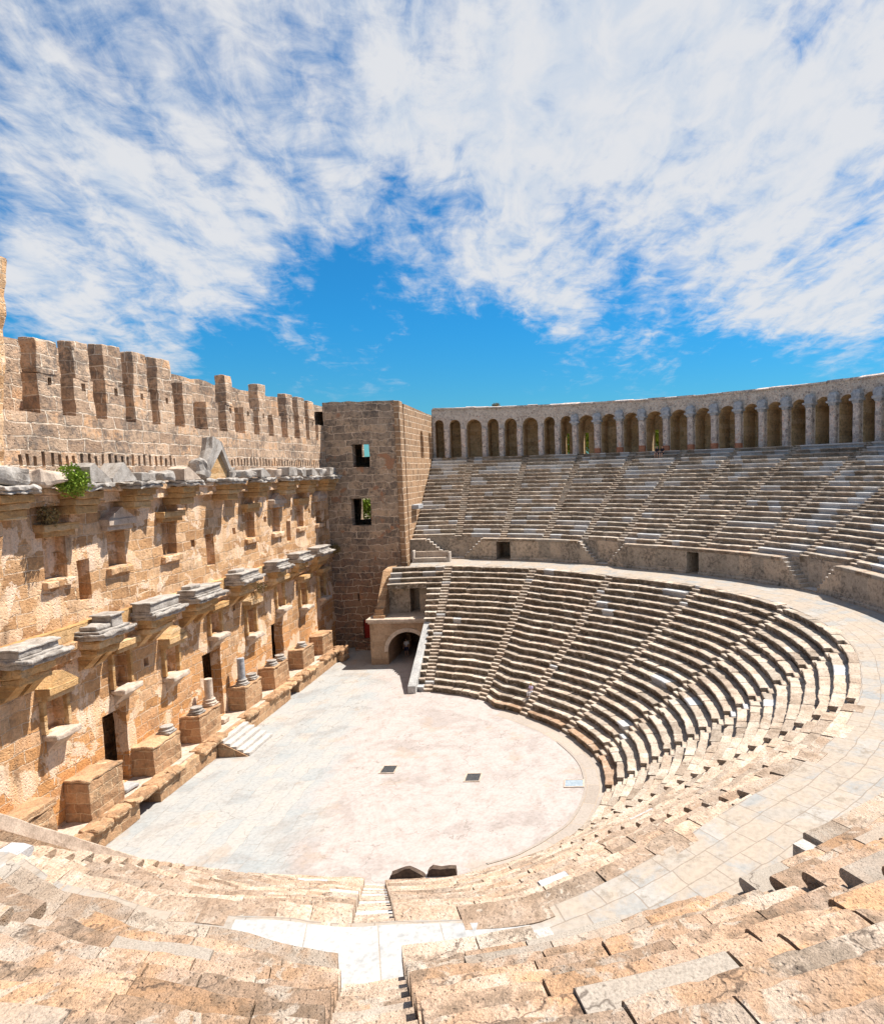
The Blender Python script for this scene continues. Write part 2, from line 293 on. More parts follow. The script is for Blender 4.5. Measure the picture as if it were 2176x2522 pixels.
def floor_mat():
    m, t, b = new_mat('orchestra_paving')
    pos = t.add('ShaderNodeNewGeometry').outputs['Position']
    s = t.add('ShaderNodeSeparateXYZ', i0=pos)
    warp = t.vmath('ADD', pos, t.vmath('SCALE', t.noise(pos, 0.7, 3, out=1), scale=0.6))
    sw = t.add('ShaderNodeSeparateXYZ', i0=warp)
    uv = t.add('ShaderNodeCombineXYZ', i0=sw.outputs[0], i1=sw.outputs[1]).outputs[0]
    br = t.add('ShaderNodeTexBrick', dict(offset=0.37, squash=1.4, squash_frequency=3), Vector=uv, Color1=(0, 0, 0, 1), Color2=(1, 1, 1, 1), Mortar=(0.5, 0.5, 0.5, 1), Scale=1.0, Mortar_Size=0.016, Mortar_Smooth=0.2, Brick_Width=1.7, Row_Height=0.95)
    rnd = t.add('ShaderNodeSeparateColor', i0=br.outputs[0]).outputs[0]
    mid = t.noise(pos, 0.5, 5, 0.62)
    slab = t.ramp(t.math('ADD', t.math('MULTIPLY', rnd, 0.28), t.math('MULTIPLY', mid, 0.75)), [(0.15, (0.25, 0.275, 0.285)), (0.4, (0.335, 0.34, 0.335)), (0.65, (0.385, 0.365, 0.34)), (0.9, (0.42, 0.345, 0.28))])
    slab = t.mix(t.math('MULTIPLY', t.math('MULTIPLY', br.outputs[1], t.smooth(t.noise(pos, 1.1, 3), 0.4, 0.6)), 0.6), slab, (0.27, 0.23, 0.19))
    fine = t.noise(pos, 5.0, 8, 0.72)
    spots = t.noise(pos, 1.2, 6, 0.7)
    crust = t.ramp(spots, [(0.3, (0.32, 0.265, 0.235)), (0.5, (0.405, 0.35, 0.325)), (0.7, (0.43, 0.385, 0.365))])
    wv = t.add('ShaderNodeTexVoronoi', Vector=t.vmath('ADD', pos, t.vmath('SCALE', t.noise(pos, 2.5, 3, out=1), scale=0.6)), Scale=2.4).outputs[0]
    crust = t.mix(t.math('MULTIPLY', t.smooth(wv, 0.25, 0.6), 0.25), crust, (0.40, 0.365, 0.345))
    edge = t.math('ADD', s.outputs[1], t.math('MULTIPLY', t.math('SUBTRACT', t.noise(pos, 0.22, 5, 0.65), 0.5), 11.0))
    edge = t.math('ADD', edge, t.math('MULTIPLY', s.outputs[0], -0.12))
    em = t.smooth(edge, 1.2, 3.6)
    col = t.mix(em, crust, slab)
    cr = t.add('ShaderNodeTexVoronoi', dict(feature='DISTANCE_TO_EDGE'), Vector=t.vmath('ADD', pos, t.vmath('SCALE', t.noise(pos, 1.2, 4, out=1), scale=1.4)), Scale=0.33).outputs[0]
    ck = t.math('MULTIPLY', t.math('SUBTRACT', 1.0, t.smooth(cr, 0.0, 0.012)), t.smooth(t.noise(pos, 0.5, 3), 0.48, 0.56))
    col = t.mix(t.math('MULTIPLY', ck, 0.55), col, (0.15, 0.12, 0.10))
    col = t.mix(t.math('MULTIPLY', t.smooth(t.noise(pos, 0.28, 6, 0.7, dist=0.4), 0.5, 0.62), 0.35), col, (0.22, 0.19, 0.17))
    # warm worn patches
    col = t.mix(t.math('MULTIPLY', t.smooth(t.noise(pos, 0.33, 4, 0.6), 0.58, 0.66), 0.35), col, (0.37, 0.275, 0.20))
    col = t.mix(1.0, col, t.ramp(fine, [(0.25, 0.72), (0.5, 0.97), (0.75, 1.1)]), 'MULTIPLY')
    t.set(b.inputs['Base Color'], col)
    b.inputs['Roughness'].default_value = 0.85
    h = t.math('ADD', t.math('MULTIPLY', fine, 0.5), t.math('MULTIPLY', t.math('MULTIPLY', br.outputs[1], em), -0.8))
    t.set(b.inputs['Normal'], t.add('ShaderNodeBump', Strength=0.5, Distance=0.03, Height=h))
    return m
M['floor'] = floor_mat()

def uvslab_mat(name, bw, rh, ramp, mort, dirt=False):
    m, t, b = new_mat(name)
    pos = t.add('ShaderNodeNewGeometry').outputs['Position']
    uv = t.add('ShaderNodeUVMap').outputs[0]
    uw = t.vmath('ADD', uv, t.vmath('SCALE', t.noise(pos, 0.8, 2, out=1), scale=0.25))
    br = t.add('ShaderNodeTexBrick', dict(offset=0.41, squash=1.3, squash_frequency=2), Vector=uw, Color1=(0, 0, 0, 1), Color2=(1, 1, 1, 1), Mortar=(0.5, 0.5, 0.5, 1), Scale=1.0, Mortar_Size=0.016, Mortar_Smooth=0.2, Brick_Width=bw, Row_Height=rh)
    rnd = t.add('ShaderNodeSeparateColor', i0=br.outputs[0]).outputs[0]
    n = t.noise(pos, 0.9, 5, 0.62)
    f = t.noise(pos, 7.0, 6, 0.68)
    col = t.ramp(t.math('ADD', t.math('MULTIPLY', rnd, 0.65), t.math('MULTIPLY', n, 0.4)), ramp)
    if dirt:
        col = t.mix(t.math('MULTIPLY', t.smooth(t.noise(pos, 0.6, 6, 0.68, dist=0.5), 0.42, 0.56), 0.85), col, (0.385, 0.315, 0.25))
        col = t.mix(t.math('MULTIPLY', t.smooth(t.noise(pos, 1.7, 6, 0.7), 0.55, 0.66), 0.6), col, (0.22, 0.18, 0.14))
    col = t.mix(t.math('MULTIPLY', br.outputs[1], 0.7), col, mort)
    col = t.mix(1.0, col, t.ramp(f, [(0.25, 0.78), (0.6, 1.03)]), 'MULTIPLY')
    t.set(b.inputs['Base Color'], col)
    b.inputs['Roughness'].default_value = 0.85
    h = t.math('SUBTRACT', t.math('MULTIPLY', f, 0.5), t.math('MULTIPLY', br.outputs[1], 0.8))
    t.set(b.inputs['Normal'], t.add('ShaderNodeBump', Strength=0.5, Distance=0.03, Height=h))
    return m
M['walk'] = uvslab_mat('walkway_slabs', 0.95, 0.7, [(0.1, (0.255, 0.265, 0.27)), (0.4, (0.32, 0.305, 0.285)), (0.65, (0.35, 0.305, 0.26)), (0.9, (0.38, 0.36, 0.335))], (0.24, 0.19, 0.15), dirt=True)
M['rim'] = uvslab_mat('rim_slabs', 1.7, 0.9, [(0.1, (0.29, 0.24, 0.20)), (0.5, (0.36, 0.31, 0.27)), (0.9, (0.40, 0.335, 0.28))], (0.48, 0.34, 0.22))

# ------------------------------------------------------------------ mesh helpers
def nz(p, s, seed=0.0):
    return noise.noise_vector(Vector((p[0] * s + seed, p[1] * s - seed * 0.7, p[2] * s + seed * 1.3)))

class MB:
    def __init__(s):
        s.v = []; s.f = []; s.t = []; s.uv = []
    def vert(s, x, y, z):
        s.v.append((x, y, z)); return len(s.v) - 1
    def face(s, idx, tint=(0.5, 0.0, 0.5), uv=None):
        s.f.append(tuple(idx)); s.t.append(tint); s.uv.append(uv)
    def quadp(s, pts, tint=(0.5, 0, 0.5), uv=None):
        s.face([s.vert(*p) for p in pts], tint, uv)
    def box(s, x0, x1, y0, y1, z0, z1, tint=(0.5, 0, 0.5), res=0.5, b=0.03, amp=0.02, ns=2.0, faces='all', seed=0.0, shear=None):
        # worn stone block: rounded edges and noisy surface
        c = Vector(((x0 + x1) / 2, (y0 + y1) / 2, (z0 + z1) / 2)); h = Vector(((x1 - x0) / 2, (y1 - y0) / 2, (z1 - z0) / 2))
        b = min(b, h.x * 0.9, h.y * 0.9, h.z * 0.9)
        inner = h - Vector((b, b, b))
        def axis_pts(hh):
            n = max(1, int(round(2 * hh / res)))
            a = [-hh + 2 * hh * i / n for i in range(n + 1)]
            if b > 0.004: a = sorted(set([round(q, 4) for q in [a[0]] + [-hh + b] + [q for q in a[1:-1] if -hh + b * 1.5 < q < hh - b * 1.5] + [hh - b] + [a[-1]]]))
            return a
        ax = [axis_pts(h.x), axis_pts(h.y), axis_pts(h.z)]
        for d in range(3):
            u, v = (d + 1) % 3, (d + 2) % 3
            for sg in (-1, 1):
                if faces == 'nobottom' and d == 2 and sg < 0: continue
                idx = {}
                for i, a in enumerate(ax[u]):
                    for j, e in enumerate(ax[v]):
                        p = Vector((0, 0, 0)); p[d] = sg * h[d]; p[u] = a; p[v] = e
                        q = Vector([max(-inner[k], min(inner[k], p[k])) for k in range(3)])
                        dv = p - q
                        if dv.length > 1e-6: p = q + dv.normalized() * b
                        p = p + c
                        if amp: p = p + nz(p, ns, seed) * amp
                        if shear: p = Vector(shear(p.x, p.y, p.z))
                        idx[i, j] = s.vert(p.x, p.y, p.z)
                for i in range(len(ax[u]) - 1):
                    for j in range(len(ax[v]) - 1):
                        q = [idx[i, j], idx[i + 1, j], idx[i + 1, j + 1], idx[i, j + 1]]
                        s.face(q if sg > 0 else q[::-1], tint)
    def prism(s, poly, axis, a0, a1, tint=(0.5, 0, 0.5), n=1, amp=0.0, ns=2.0):
        # poly in the plane across axis; axis 0: poly=(y,z), 1: poly=(x,z), 2: (x,y)
        def P(t, q):
            p = [(t, q[0], q[1]), (q[0], t, q[1]), (q[0], q[1], t)][axis]
            if amp:
                d = nz(p, ns) * amp; p = (p[0] + d.x, p[1] + d.y, p[2] + d.z)
            return p
        rings = [[s.vert(*P(a0 + (a1 - a0) * i / n, q)) for q in poly] for i in range(n + 1)]
        k = len(poly)
        for i in range(n):
            for j in range(k):
                s.face([rings[i][j], rings[i][(j + 1) % k], rings[i + 1][(j + 1) % k], rings[i + 1][j]], tint)
        s.face(rings[0][::-1], tint); s.face(rings[-1], tint)
    def lathe(s, x, y, prof, n=18, tint=(0.5, 0, 0.5), amp=0.0, cap=True):
        rings = []
        for r, z in prof:
            ring = []
            for i in range(n):
                a = 2 * math.pi * i / n
                p = (x + r * math.cos(a), y + r * math.sin(a), z)
                if amp:
                    d = nz(p, 3.0) * amp; p = (p[0] + d.x, p[1] + d.y, p[2] + d.z)
                ring.append(s.vert(*p))
            rings.append(ring)
        for a, b2 in zip(rings, rings[1:]):
            for i in range(n): s.face([a[i], a[(i + 1) % n], b2[(i + 1) % n], b2[i]], tint)
        if cap: s.face(rings[-1], tint); s.face(rings[0][::-1], tint)
    def build(s, name, mat, parent=None, smooth=False, kind=None):
        me = bpy.data.meshes.new(name)
        off = parent_loc(parent)
        vs = s.v if off is None else [(a - off[0], b - off[1], c - off[2]) for a, b, c in s.v]
        me.from_pydata(vs, [], s.f)
        at = me.attributes.new('tint', 'FLOAT_COLOR', 'FACE')
        flat = []
        for t in s.t: flat.extend((t[0], t[1], t[2], t[3] if len(t) > 3 else 0.0))
        at.data.foreach_set('color', flat)
        if any(u is not None for u in s.uv):
            ul = me.uv_layers.new(name='UVMap')
            fl = []
            for f, u in zip(s.f, s.uv):
                for k in range(len(f)): fl.extend(u[k] if u else (0, 0))
            ul.data.foreach_set('uv', fl)
        if smooth: me.polygons.foreach_set('use_smooth', [True] * len(me.polygons))
        me.materials.append(mat)
        me.update()
        o = bpy.data.objects.new(name, me)
        COL.objects.link(o)
        if parent: o.parent = parent
        if kind: o['kind'] = kind
        return o

LOC = {}
def parent_loc(p):
    if p is None: return None
    t = Vector((0, 0, 0))
    while p is not None:
        t += p.location; p = p.parent
    return t
def thing(name, label, cat, loc=(0, 0, 0), group=None):
    o = bpy.data.objects.new(name, None)
    o.empty_display_size = 0.3
    o.location = loc
    COL.objects.link(o)
    o['label'] = label; o['category'] = cat
    if group: o['group'] = group
    return o
def tag(o, label, cat, group=None):
    o['label'] = label; o['category'] = cat
    if group: o['group'] = group
    return o

def wall(mb, axis, face, thick, u0, u1, v0, v1, holes=(), res=0.5, amp=0.03, side=1, depth=None, back=True, topfn=None, tint=(0.5, 0, 0.5)):
    """wall slab; axis 'y': spans x,z with its face at y=face and body towards side*thick. holes=(u0,u1,v0,v1,depth or None=through)"""
    us = {round(u0, 3), round(u1, 3)}; vs = {round(v0, 3), round(v1, 3)}
    for h in holes:
        us |= {round(max(u0, h[0]), 3), round(min(u1, h[1]), 3)}; vs |= {round(max(v0, h[2]), 3), round(min(v1, h[3]), 3)}
    def sub(a):
        a = sorted(a); o = [a[0]]
        for p, q in zip(a, a[1:]):
            n = max(1, int(round((q - p) / res)))
            o += [p + (q - p) * i / n for i in range(1, n + 1)]
        return o
    us = sub(us); vs = sub(vs)
    def P(u, v, d):
        p = Vector((u, face + side * d, v)) if axis == 'y' else Vector((face + side * d, u, v))
        if topfn and v > v1 - 1e-4: p.z += topfn(u)
        if amp: p = p + nz(p, 1.4) * amp
        return p
    def hole(u, v):
        for h in holes:
            if h[0] < u < h[1] and h[2] < v < h[3]: return h
        return None
    cache = {}
    def V(u, v, d):
        k = (round(u, 3), round(v, 3), round(d, 3))
        if k not in cache: cache[k] = mb.vert(*P(u, v, d))
        return cache[k]
    nu, nv = len(us) - 1, len(vs) - 1
    H = [[hole((us[i] + us[i + 1]) / 2, (vs[j] + vs[j + 1]) / 2) for j in range(nv)] for i in range(nu)]
    dep = lambda h: 0.0 if h is None else (thick if (len(h) < 5 or h[4] is None) else h[4])
    flip = (axis == 'y') == (side > 0)
    def F(q):
        mb.face(q if flip else q[::-1], tint)
    for i in range(nu):
        for j in range(nv):
            h = H[i][j]; d = dep(h)
            through = h is not None and d >= thick - 1e-6
            a, b, c, e = us[i], us[i + 1], vs[j], vs[j + 1]
            if not through: F([V(a, c, d), V(b, c, d), V(b, e, d), V(a, e, d)])
            if back and not through: F([V(a, e, thick), V(b, e, thick), V(b, c, thick), V(a, c, thick)])
            for di, dj, q in ((1, 0, (b, c, b, e)), (0, 1, (b, e, a, e)), (-1, 0, (a, e, a, c)), (0, -1, (a, c, b, c))):
                ii, jj = i + di, j + dj
                if 0 <= ii < nu and 0 <= jj < nv: d2 = dep(H[ii][jj])
                else: d2 = thick
                if d2 > d + 1e-6:
                    F([V(q[0], q[1], d), V(q[0], q[1], d2), V(q[2], q[3], d2), V(q[2], q[3], d)])

# ------------------------------------------------------------------ plan of the auditorium
GI = [(8, 1.25), (1, 1.22), (-8, 1.16), (-17, 1.10), (-25, 1.0), (-44, .965), (-65, .968), (-83, .99), (-96, 1.0), (-112, 1.0), (-121, .975), (-128, .955), (-138, .905), (-146, .87), (-157, .79), (-168, .725), (-178, .70), (-197, .72), (-212, .80), (-230, .85)]
GM = [(8, 1.10), (1, 1.09), (-8, 1.05), (-17, 1.02), (-25, .985), (-37, .952), (-48, .962), (-60, .98), (-72, 1.0), (-85, 1.005), (-99, 1.006), (-110, .998), (-121, 1.0), (-140, 1.0), (-155, 1.04), (-162, 1.0), (-167, .965), (-171, .945), (-177, .90), (-185, .84), (-200, .83), (-230, .83)]
def interp(tab, th):
    if th >= tab[0][0]: return tab[0][1]
    for (a, p), (b, q) in zip(tab, tab[1:]):
        if th >= b:
            t = (th - a) / (b - a); t = t * t * (3 - 2 * t) * 0.5 + t * 0.5
            return p + (q - p) * t
    return tab[-1][1]
GP = [(8, 1.10), (1, 1.09), (-8, 1.05), (-17, 1.02), (-25, .985), (-37, .952), (-48, .962), (-60, .98), (-72, 1.0), (-85, 1.003), (-99, 1.004), (-110, .998), (-121, 1.0), (-140, 1.0), (-152, 1.0), (-157, .996), (-162, .985), (-167, .938), (-171, .90), (-177, .845), (-185, .82), (-200, .82), (-230, .82)]
def G(r, th):
    if r <= 13.6: return interp(GI, th)
    if r < 26:
        t = (r - 13.6) / 12.4
        return (13.6 * interp(GI, th) * (1 - t) + 26.0 * interp(GM, th) * t) / r
    if r < 30:
        t = (r - 26) / 4.0
        return (26.0 * interp(GM, th) * (1 - t) + 30.0 * interp(GP, th) * t) / r
    g = interp(GP, th)
    if r < 31: return g
    t = min(1, (r - 31) / 15)
    return g * (1 - t) + t
def pol(r, th, z):
    rr = r * G(r, th)
    a = R(th)
    return (rr * math.cos(a), rr * math.sin(a), z)
def limit(r, y, far=True):
    """angle at which the ring r reaches the line y (degrees)"""
    th = 0.0 if far else -180.0
    st = 0.05 if far else -0.05
    for _ in range(1200):
        if r * G(r, th) * math.sin(R(th)) >= y: return th
        th += st
    return th

LST = [1.2, -17.3, -36.6, -57, -77.5, -97.5, -118, -139.5, -161.7, -183]
UST = [1, -7.5, -16, -24.2, -32, -40, -48.5, -58, -67, -76, -85.5, -95, -104.5, -114, -123.5, -133, -142.5, -152, -161.7, -171, -180.5]
V_ANG = [1.3, -28.5, -69.6, -110.5, -152, -181]
DOORS = [(-6.4, -9.1), (-46.6, -49.0), (-89, -91.2), (-131, -133.2), (-171.5, -174)]

NL, LT, LH, LR0 = 20, 0.625, 0.43, 13.4
NU, UH, UR0, UR1 = 21, 0.405, 30.95, 44.9
UT = (UR1 - UR0) / NU
ZP = 10.75; ZD = 8.6; ZG = 19.24

def stone_blocks(mb, r0, T, z0, H, a0, a1, rnd, dens, tintf, tsub=1, dmg=1.0, over=0.14, lichen_shade=1.0):
    """blocks of one seat row between the angles a0 > a1"""
    a = a0
    while a > a1 + 0.01:
        rr = r0 * G(r0, a)
        L = rnd.uniform(0.5, 1.5) if tsub > 3 else rnd.uniform(0.7, 2.0)
        b = a - math.degrees(L / rr)
        if b - a1 < math.degrees(0.7 / rr): b = a1
        gap = math.degrees((rnd.uniform(0.006, 0.03) if rnd.random() < .85 else 0.06) / rr)
        dr = rnd.gauss(0, 0.022) * dmg; dz = rnd.gauss(0, 0.014) * dmg; tilt = rnd.gauss(0, 0.010) * dmg
        chip = rnd.random() < 0.30
        lip = rnd.uniform(0.07, 0.15)
        tint = tintf((a + b) / 2, rnd)
        if tint[1] > 0.5: dr *= 0.4; dz = abs(dz) * 0.3; chip = False; tilt *= 0.3
        prof = [(lip + 0.03, -0.06), (lip + 0.02, H * 0.30), (lip, H * 0.52), (0.015, H * 0.66), (0.0, H * 0.82), (0.012, H * 0.94), (0.045, H)]
        nose = len(prof)
        for k in range(1, tsub + 1): prof.append((0.045 + (T + over - 0.045) * k / tsub, H))
        prof.append((T + over, -0.06))
        n = max(1, int(round(L / dens)))
        aa = a - gap * 0.5; bb = b + gap * 0.5
        seed = rnd.uniform(0, 50)
        rings = []
        for i in range(n + 1):
            th = aa + (bb - aa) * i / n
            ring = []
            endf = 1.0 if 0 < i < n else 0.0
            for k, (pr, pz) in enumerate(prof):
                x, y, z = pol(r0 + pr + dr, th, z0 + pz + dz + tilt * (i / n - 0.5) * 2)
                if tint[1] < 0.5:
                    d = nz((x, y, z), 2.6, 3.1)
                    am = (0.020 if k < nose + tsub else 0.0) * dmg
                    x += d.x * am; y += d.y * am; z += d.z * am * (1.0 if k >= 3 else 0.3)
                    if 3 <= k <= nose:
                        q = noise.noise(Vector((x * 1.1 + seed, y * 1.1, z * 1.1)))
                        q2 = noise.noise(Vector((x * 4.3, y * 4.3 + seed, z * 4.3)))
                        w2 = (max(0.0, q - (0.12 if chip else 0.40)) * 0.8 + max(0.0, q2 - 0.15) * 0.22) * dmg
                        if k < nose:
                            rad = Vector((x, y, 0)).normalized()
                            x += rad.x * w2 * 0.42; y += rad.y * w2 * 0.42
                        z -= w2 * 0.16
                    if not endf and 4 <= k < nose: z -= 0.018 * dmg
                ring.append(mb.vert(x, y, z))
            rings.append(ring)
        for i in range(n):
            for k in range(len(prof) - 1):
                mb.face([rings[i][k], rings[i][k + 1], rings[i + 1][k + 1], rings[i + 1][k]], tint + ((lichen_shade,) if k < 5 else (0.0,)))  # riser faces get lichen tone deepened with painted shade, treads none
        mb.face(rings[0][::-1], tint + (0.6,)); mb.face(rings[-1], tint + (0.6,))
        a = b

def white_noise(th, i, sc, thr):
    return noise.noise(Vector((th * sc, i * 0.55, 4.2))) > thr

WEDGE = {}
def wedge(tier, stairs, th):
    k = (tier.name, sum(1 for s_ in stairs if s_ > th))
    if k not in WEDGE:
        o = bpy.data.objects.new('seat_wedge', None); COL.objects.link(o); o.parent = tier
        WEDGE[k] = o
    return WEDGE[k]
# ---- lower tier
lower = thing('seating_tier', 'lower tier of twenty worn stone seat rows around the orchestra', 'seating tier', (0, -18, 0))
rl = random.Random(21)
def stair_gap(r, th_c, wid): return math.degrees(wid / (r * G(r, th_c))) / 2
def clear_spans(a0, a1, r, stairs, wid):
    out = []; cur = a0
    for s in stairs:
        g = stair_gap(r, s, wid)
        if s + g < a1 or s - g > a0: continue
        if s + g < cur: out.append((cur, s + g))
        cur = min(cur, s - g)
    if cur > a1: out.append((cur, a1))
    return [(p, q) for p, q in out if p - q > 0.15]
def split(spans, cuts):
    o = []
    for a, b in spans:
        cs = [a] + [c for c in cuts if b < c < a] + [b]
        o += list(zip(cs, cs[1:]))
    return o
for i in range(NL):
    r0 = LR0 + i * LT; z0 = i * LH
    yl = 1.35 if i < 10 else (1.9 + 0.06 * (i - 10) if i < 16 else 5.9)
    a0 = limit(r0, yl); a1 = limit(r0, 4.7, False)
    def tf(th, rnd, i=i):
        near = max(0.0, min(1.0, (-100 - th) / 45.0))
        warm = 0.12 + rnd.random() * 0.3 + near * 0.45
        wh = 0.0
        if i == 0 and -97 < th < -24: return (1.0, 0.0, rnd.uniform(0.1, 0.5))
        if rnd.random() < 0.015 : wh = rnd.uniform(0.75, 1.0)
        if i >= 17 and th > -3 and rnd.random() < 0.3: wh = 0.5
        return (min(1, warm), wh, rnd.random())
    for a, b in clear_spans(a0, a1, r0, LST, 0.8):
        nr = (a + b) / 2 < -112
        mb = MB()
        stone_blocks(mb, r0, LT, z0, LH, a, b, rl, 0.16 if nr else 0.3, tf, 2 if nr else 1, 0.75)
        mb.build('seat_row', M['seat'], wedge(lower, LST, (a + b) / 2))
rs = random.Random(5)
def seg_arc(mb, r0, r1, z0, z1, a, b, n, tint, amp=0.012):
    prof = [(r0 + 0.02, z0), (r0, z1 - 0.03), (r0 + 0.03, z1), (r1, z1), (r1, z0)]
    rings = []
    for i in range(n + 1):
        th = a + (b - a) * i / n
        ring = []
        for pr, pz in prof:
            x, y, z = pol(pr, th, pz); d = nz((x, y, z), 2.2) * amp
            ring.append(mb.vert(x + d.x, y + d.y, z + d.z))
        rings.append(ring)
    for i in range(n):
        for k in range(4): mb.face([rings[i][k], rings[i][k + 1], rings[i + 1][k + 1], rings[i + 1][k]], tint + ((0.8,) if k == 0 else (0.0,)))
    mb.face(rings[0][::-1], tint); mb.face(rings[-1], tint)
for s in LST:
    mb = MB()
    for i in range(NL):
        for h in (0, 1):
            r0 = LR0 + i * LT + 0.05 + h * LT * 0.5; z0 = i * LH + h * LH * 0.5
            g = stair_gap(r0, s, 0.79)
            wh = 0.9 if (s == -161.7 and i % 4 == 1) or rs.random() < 0.05 else 0.0
            seg_arc(mb, r0, r0 + LT * 0.5 + 0.3, z0 - 0.3, z0 + LH * 0.5, s + g, s - g, 3, (0.15 + rs.random() * 0.25 + (0.2 if s < -115 else 0), wh, 0.5 + rs.random() * 0.5))
    mb.build('stairway', M['seat'], lower)

# ---- upper tier
upper = thing('seating_tier', 'upper tier of stone seat rows patched with white marble below the arcade', 'seating tier', (0, -34, 10.75))
ru = random.Random(77)
for i in range(NU):
    r0 = UR0 + i * UT; z0 = ZP + i * UH
    a0 = limit(r0, 5.25); a1 = -188.0
    def tf(th, rnd, i=i):
        near = max(0.0, min(1.0, (-105 - th) / 35.0))
        warm = 0.05 + rnd.random() * 0.25 + near * 0.75
        wh = 0.0
        if near < 0.3:
            p = 0.05 + (0.45 if white_noise(th, i, 0.09, 0.2) else 0.0) + (0.3 if i >= 16 else 0)
            if i < 2: p += 0.15
            if rnd.random() < p: wh = rnd.uniform(0.55, 1.0)
        elif i < 10:
            if rnd.random() < 0.15: wh = rnd.uniform(0.55, 1.0)
        return (min(1, warm), wh, rnd.random())
    for a, b in clear_spans(a0, a1, r0, UST, 0.8):
        m = (a + b) / 2
        mb = MB()
        if m < -136 and i < 10: stone_blocks(mb, r0, UT, z0, UH, a, b, ru, 0.065, tf, 6, 0.62)
        elif m < -112: stone_blocks(mb, r0, UT, z0, UH, a, b, ru, 0.5 if i >= 10 else 0.2, tf, 1, 0.9)
        else: stone_blocks(mb, r0, UT, z0, UH, a, b, ru, 0.34, tf, 1, 0.8, lichen_shade=0.55)
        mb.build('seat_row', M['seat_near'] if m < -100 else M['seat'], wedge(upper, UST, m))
for s in UST:
    mb = MB()
    for i in range(NU):
        for h in (0, 1):
            r0 = UR0 + i * UT + 0.05 + h * UT * 0.5; z0 = ZP + i * UH + h * UH * 0.5
            g = stair_gap(r0, s, 0.79)
            seg_arc(mb, r0, r0 + UT * 0.5 + 0.3, z0 - 0.3, z0 + UH * 0.5, s + g, s - g, 3, (0.15 + rs.random() * 0.2 + (0.4 if s < -130 else 0), 0.7 if rs.random() < 0.12 else 0, 0.5 + rs.random() * 0.5))
    mb.build('stairway', M['seat_near'], upper)

# ---- walkway (diazoma), orchestra floor, ground
mb = MB()
N = 200
for k in range(N):
    t0 = 9 - 200 * k / N; t1 = 9 - 200 * (k + 1) / N
    rr = [25.75, 27.0, 28.5, 30.3]
    for a, b in zip(rr, rr[1:]):
        p = [pol(a, t0, ZD + .004), pol(b, t0, ZD + .004), pol(b, t1, ZD + .004), pol(a, t1, ZD + .004)]
        if min(q[1] for q in p) > 6.2 and t0 > -90: continue
        mb.quadp(p[::-1], uv=[(R(t1) * 28, a), (R(t1) * 28, b), (R(t0) * 28, b), (R(t0) * 28, a)])
mb.build('walkway', M['walk'], kind='structure')
mb = MB()
for t0, t1, r0, r1 in [(-155.4, -158.9, 25.85, 27.9), (-158.95, -161.5, 25.85, 28.6), (-161.55, -164.6, 25.85, 28.6), (-164.65, -168.0, 25.85, 28.2), (-172.5, -175, 25.9, 27.0), (-176.1, -180, 26.4, 28.9), (-150.0, -151.6, 28.6, 30.1)]:
    n = 6
    rings = [[mb.vert(*pol(r, t0 + (t1 - t0) * k / n, ZD + .009)) for r in (r0, r1)] for k in range(n + 1)]
    for k in range(n): mb.face([rings[k][0], rings[k][1], rings[k + 1][1], rings[k + 1][0]][::-1])
mb.build('walkway_marble', M['white_marble'], kind='structure')
mb = MB()
mb.quadp([(-45, -20, 0), (45, -20, 0), (45, 14, 0), (-45, 14, 0)])
mb.build('orchestra_pavement', M['floor'], kind='structure')
mb = MB()
mb.quadp([(-1500, -1500, -0.6), (1500, -1500, -0.6), (1500, 1500, -0.6), (-1500, 1500, -0.6)])
mb.build('ground', M['earth'], kind='structure')
mb = MB()
for k in range(90):
    t0 = -28 - 112 * k / 90; t1 = -28 - 112 * (k + 1) / 90
    for a, b in ((12.2, 12.8), (12.8, 13.5)):
        p = [pol(a, t0, .006), pol(b, t0, .006), pol(b, t1, .006), pol(a, t1, .006)]
        mb.quadp(p[::-1], uv=[(R(t1) * 13, a * 1.3), (R(t1) * 13, b * 1.3), (R(t0) * 13, b * 1.3), (R(t0) * 13, a * 1.3)])
mb.build('orchestra_path', M['rim'], kind='structure')
mb = MB()
for k in range(70):
    t0 = -62 - 74 * k / 70; t1 = -62 - 74 * (k + 1) / 70
    for (ra, za), (rb_, zb) in (((12.20, .009), (12.20, .035)), ((12.20, .035), (12.36, .035)), ((12.36, .035), (12.36, .009))):
        mb.quadp([pol(ra, t0, za), pol(ra, t1, za), pol(rb_, t1, zb), pol(rb_, t0, zb)])
mb.build('orchestra_kerb', M['rim'], kind='structure')

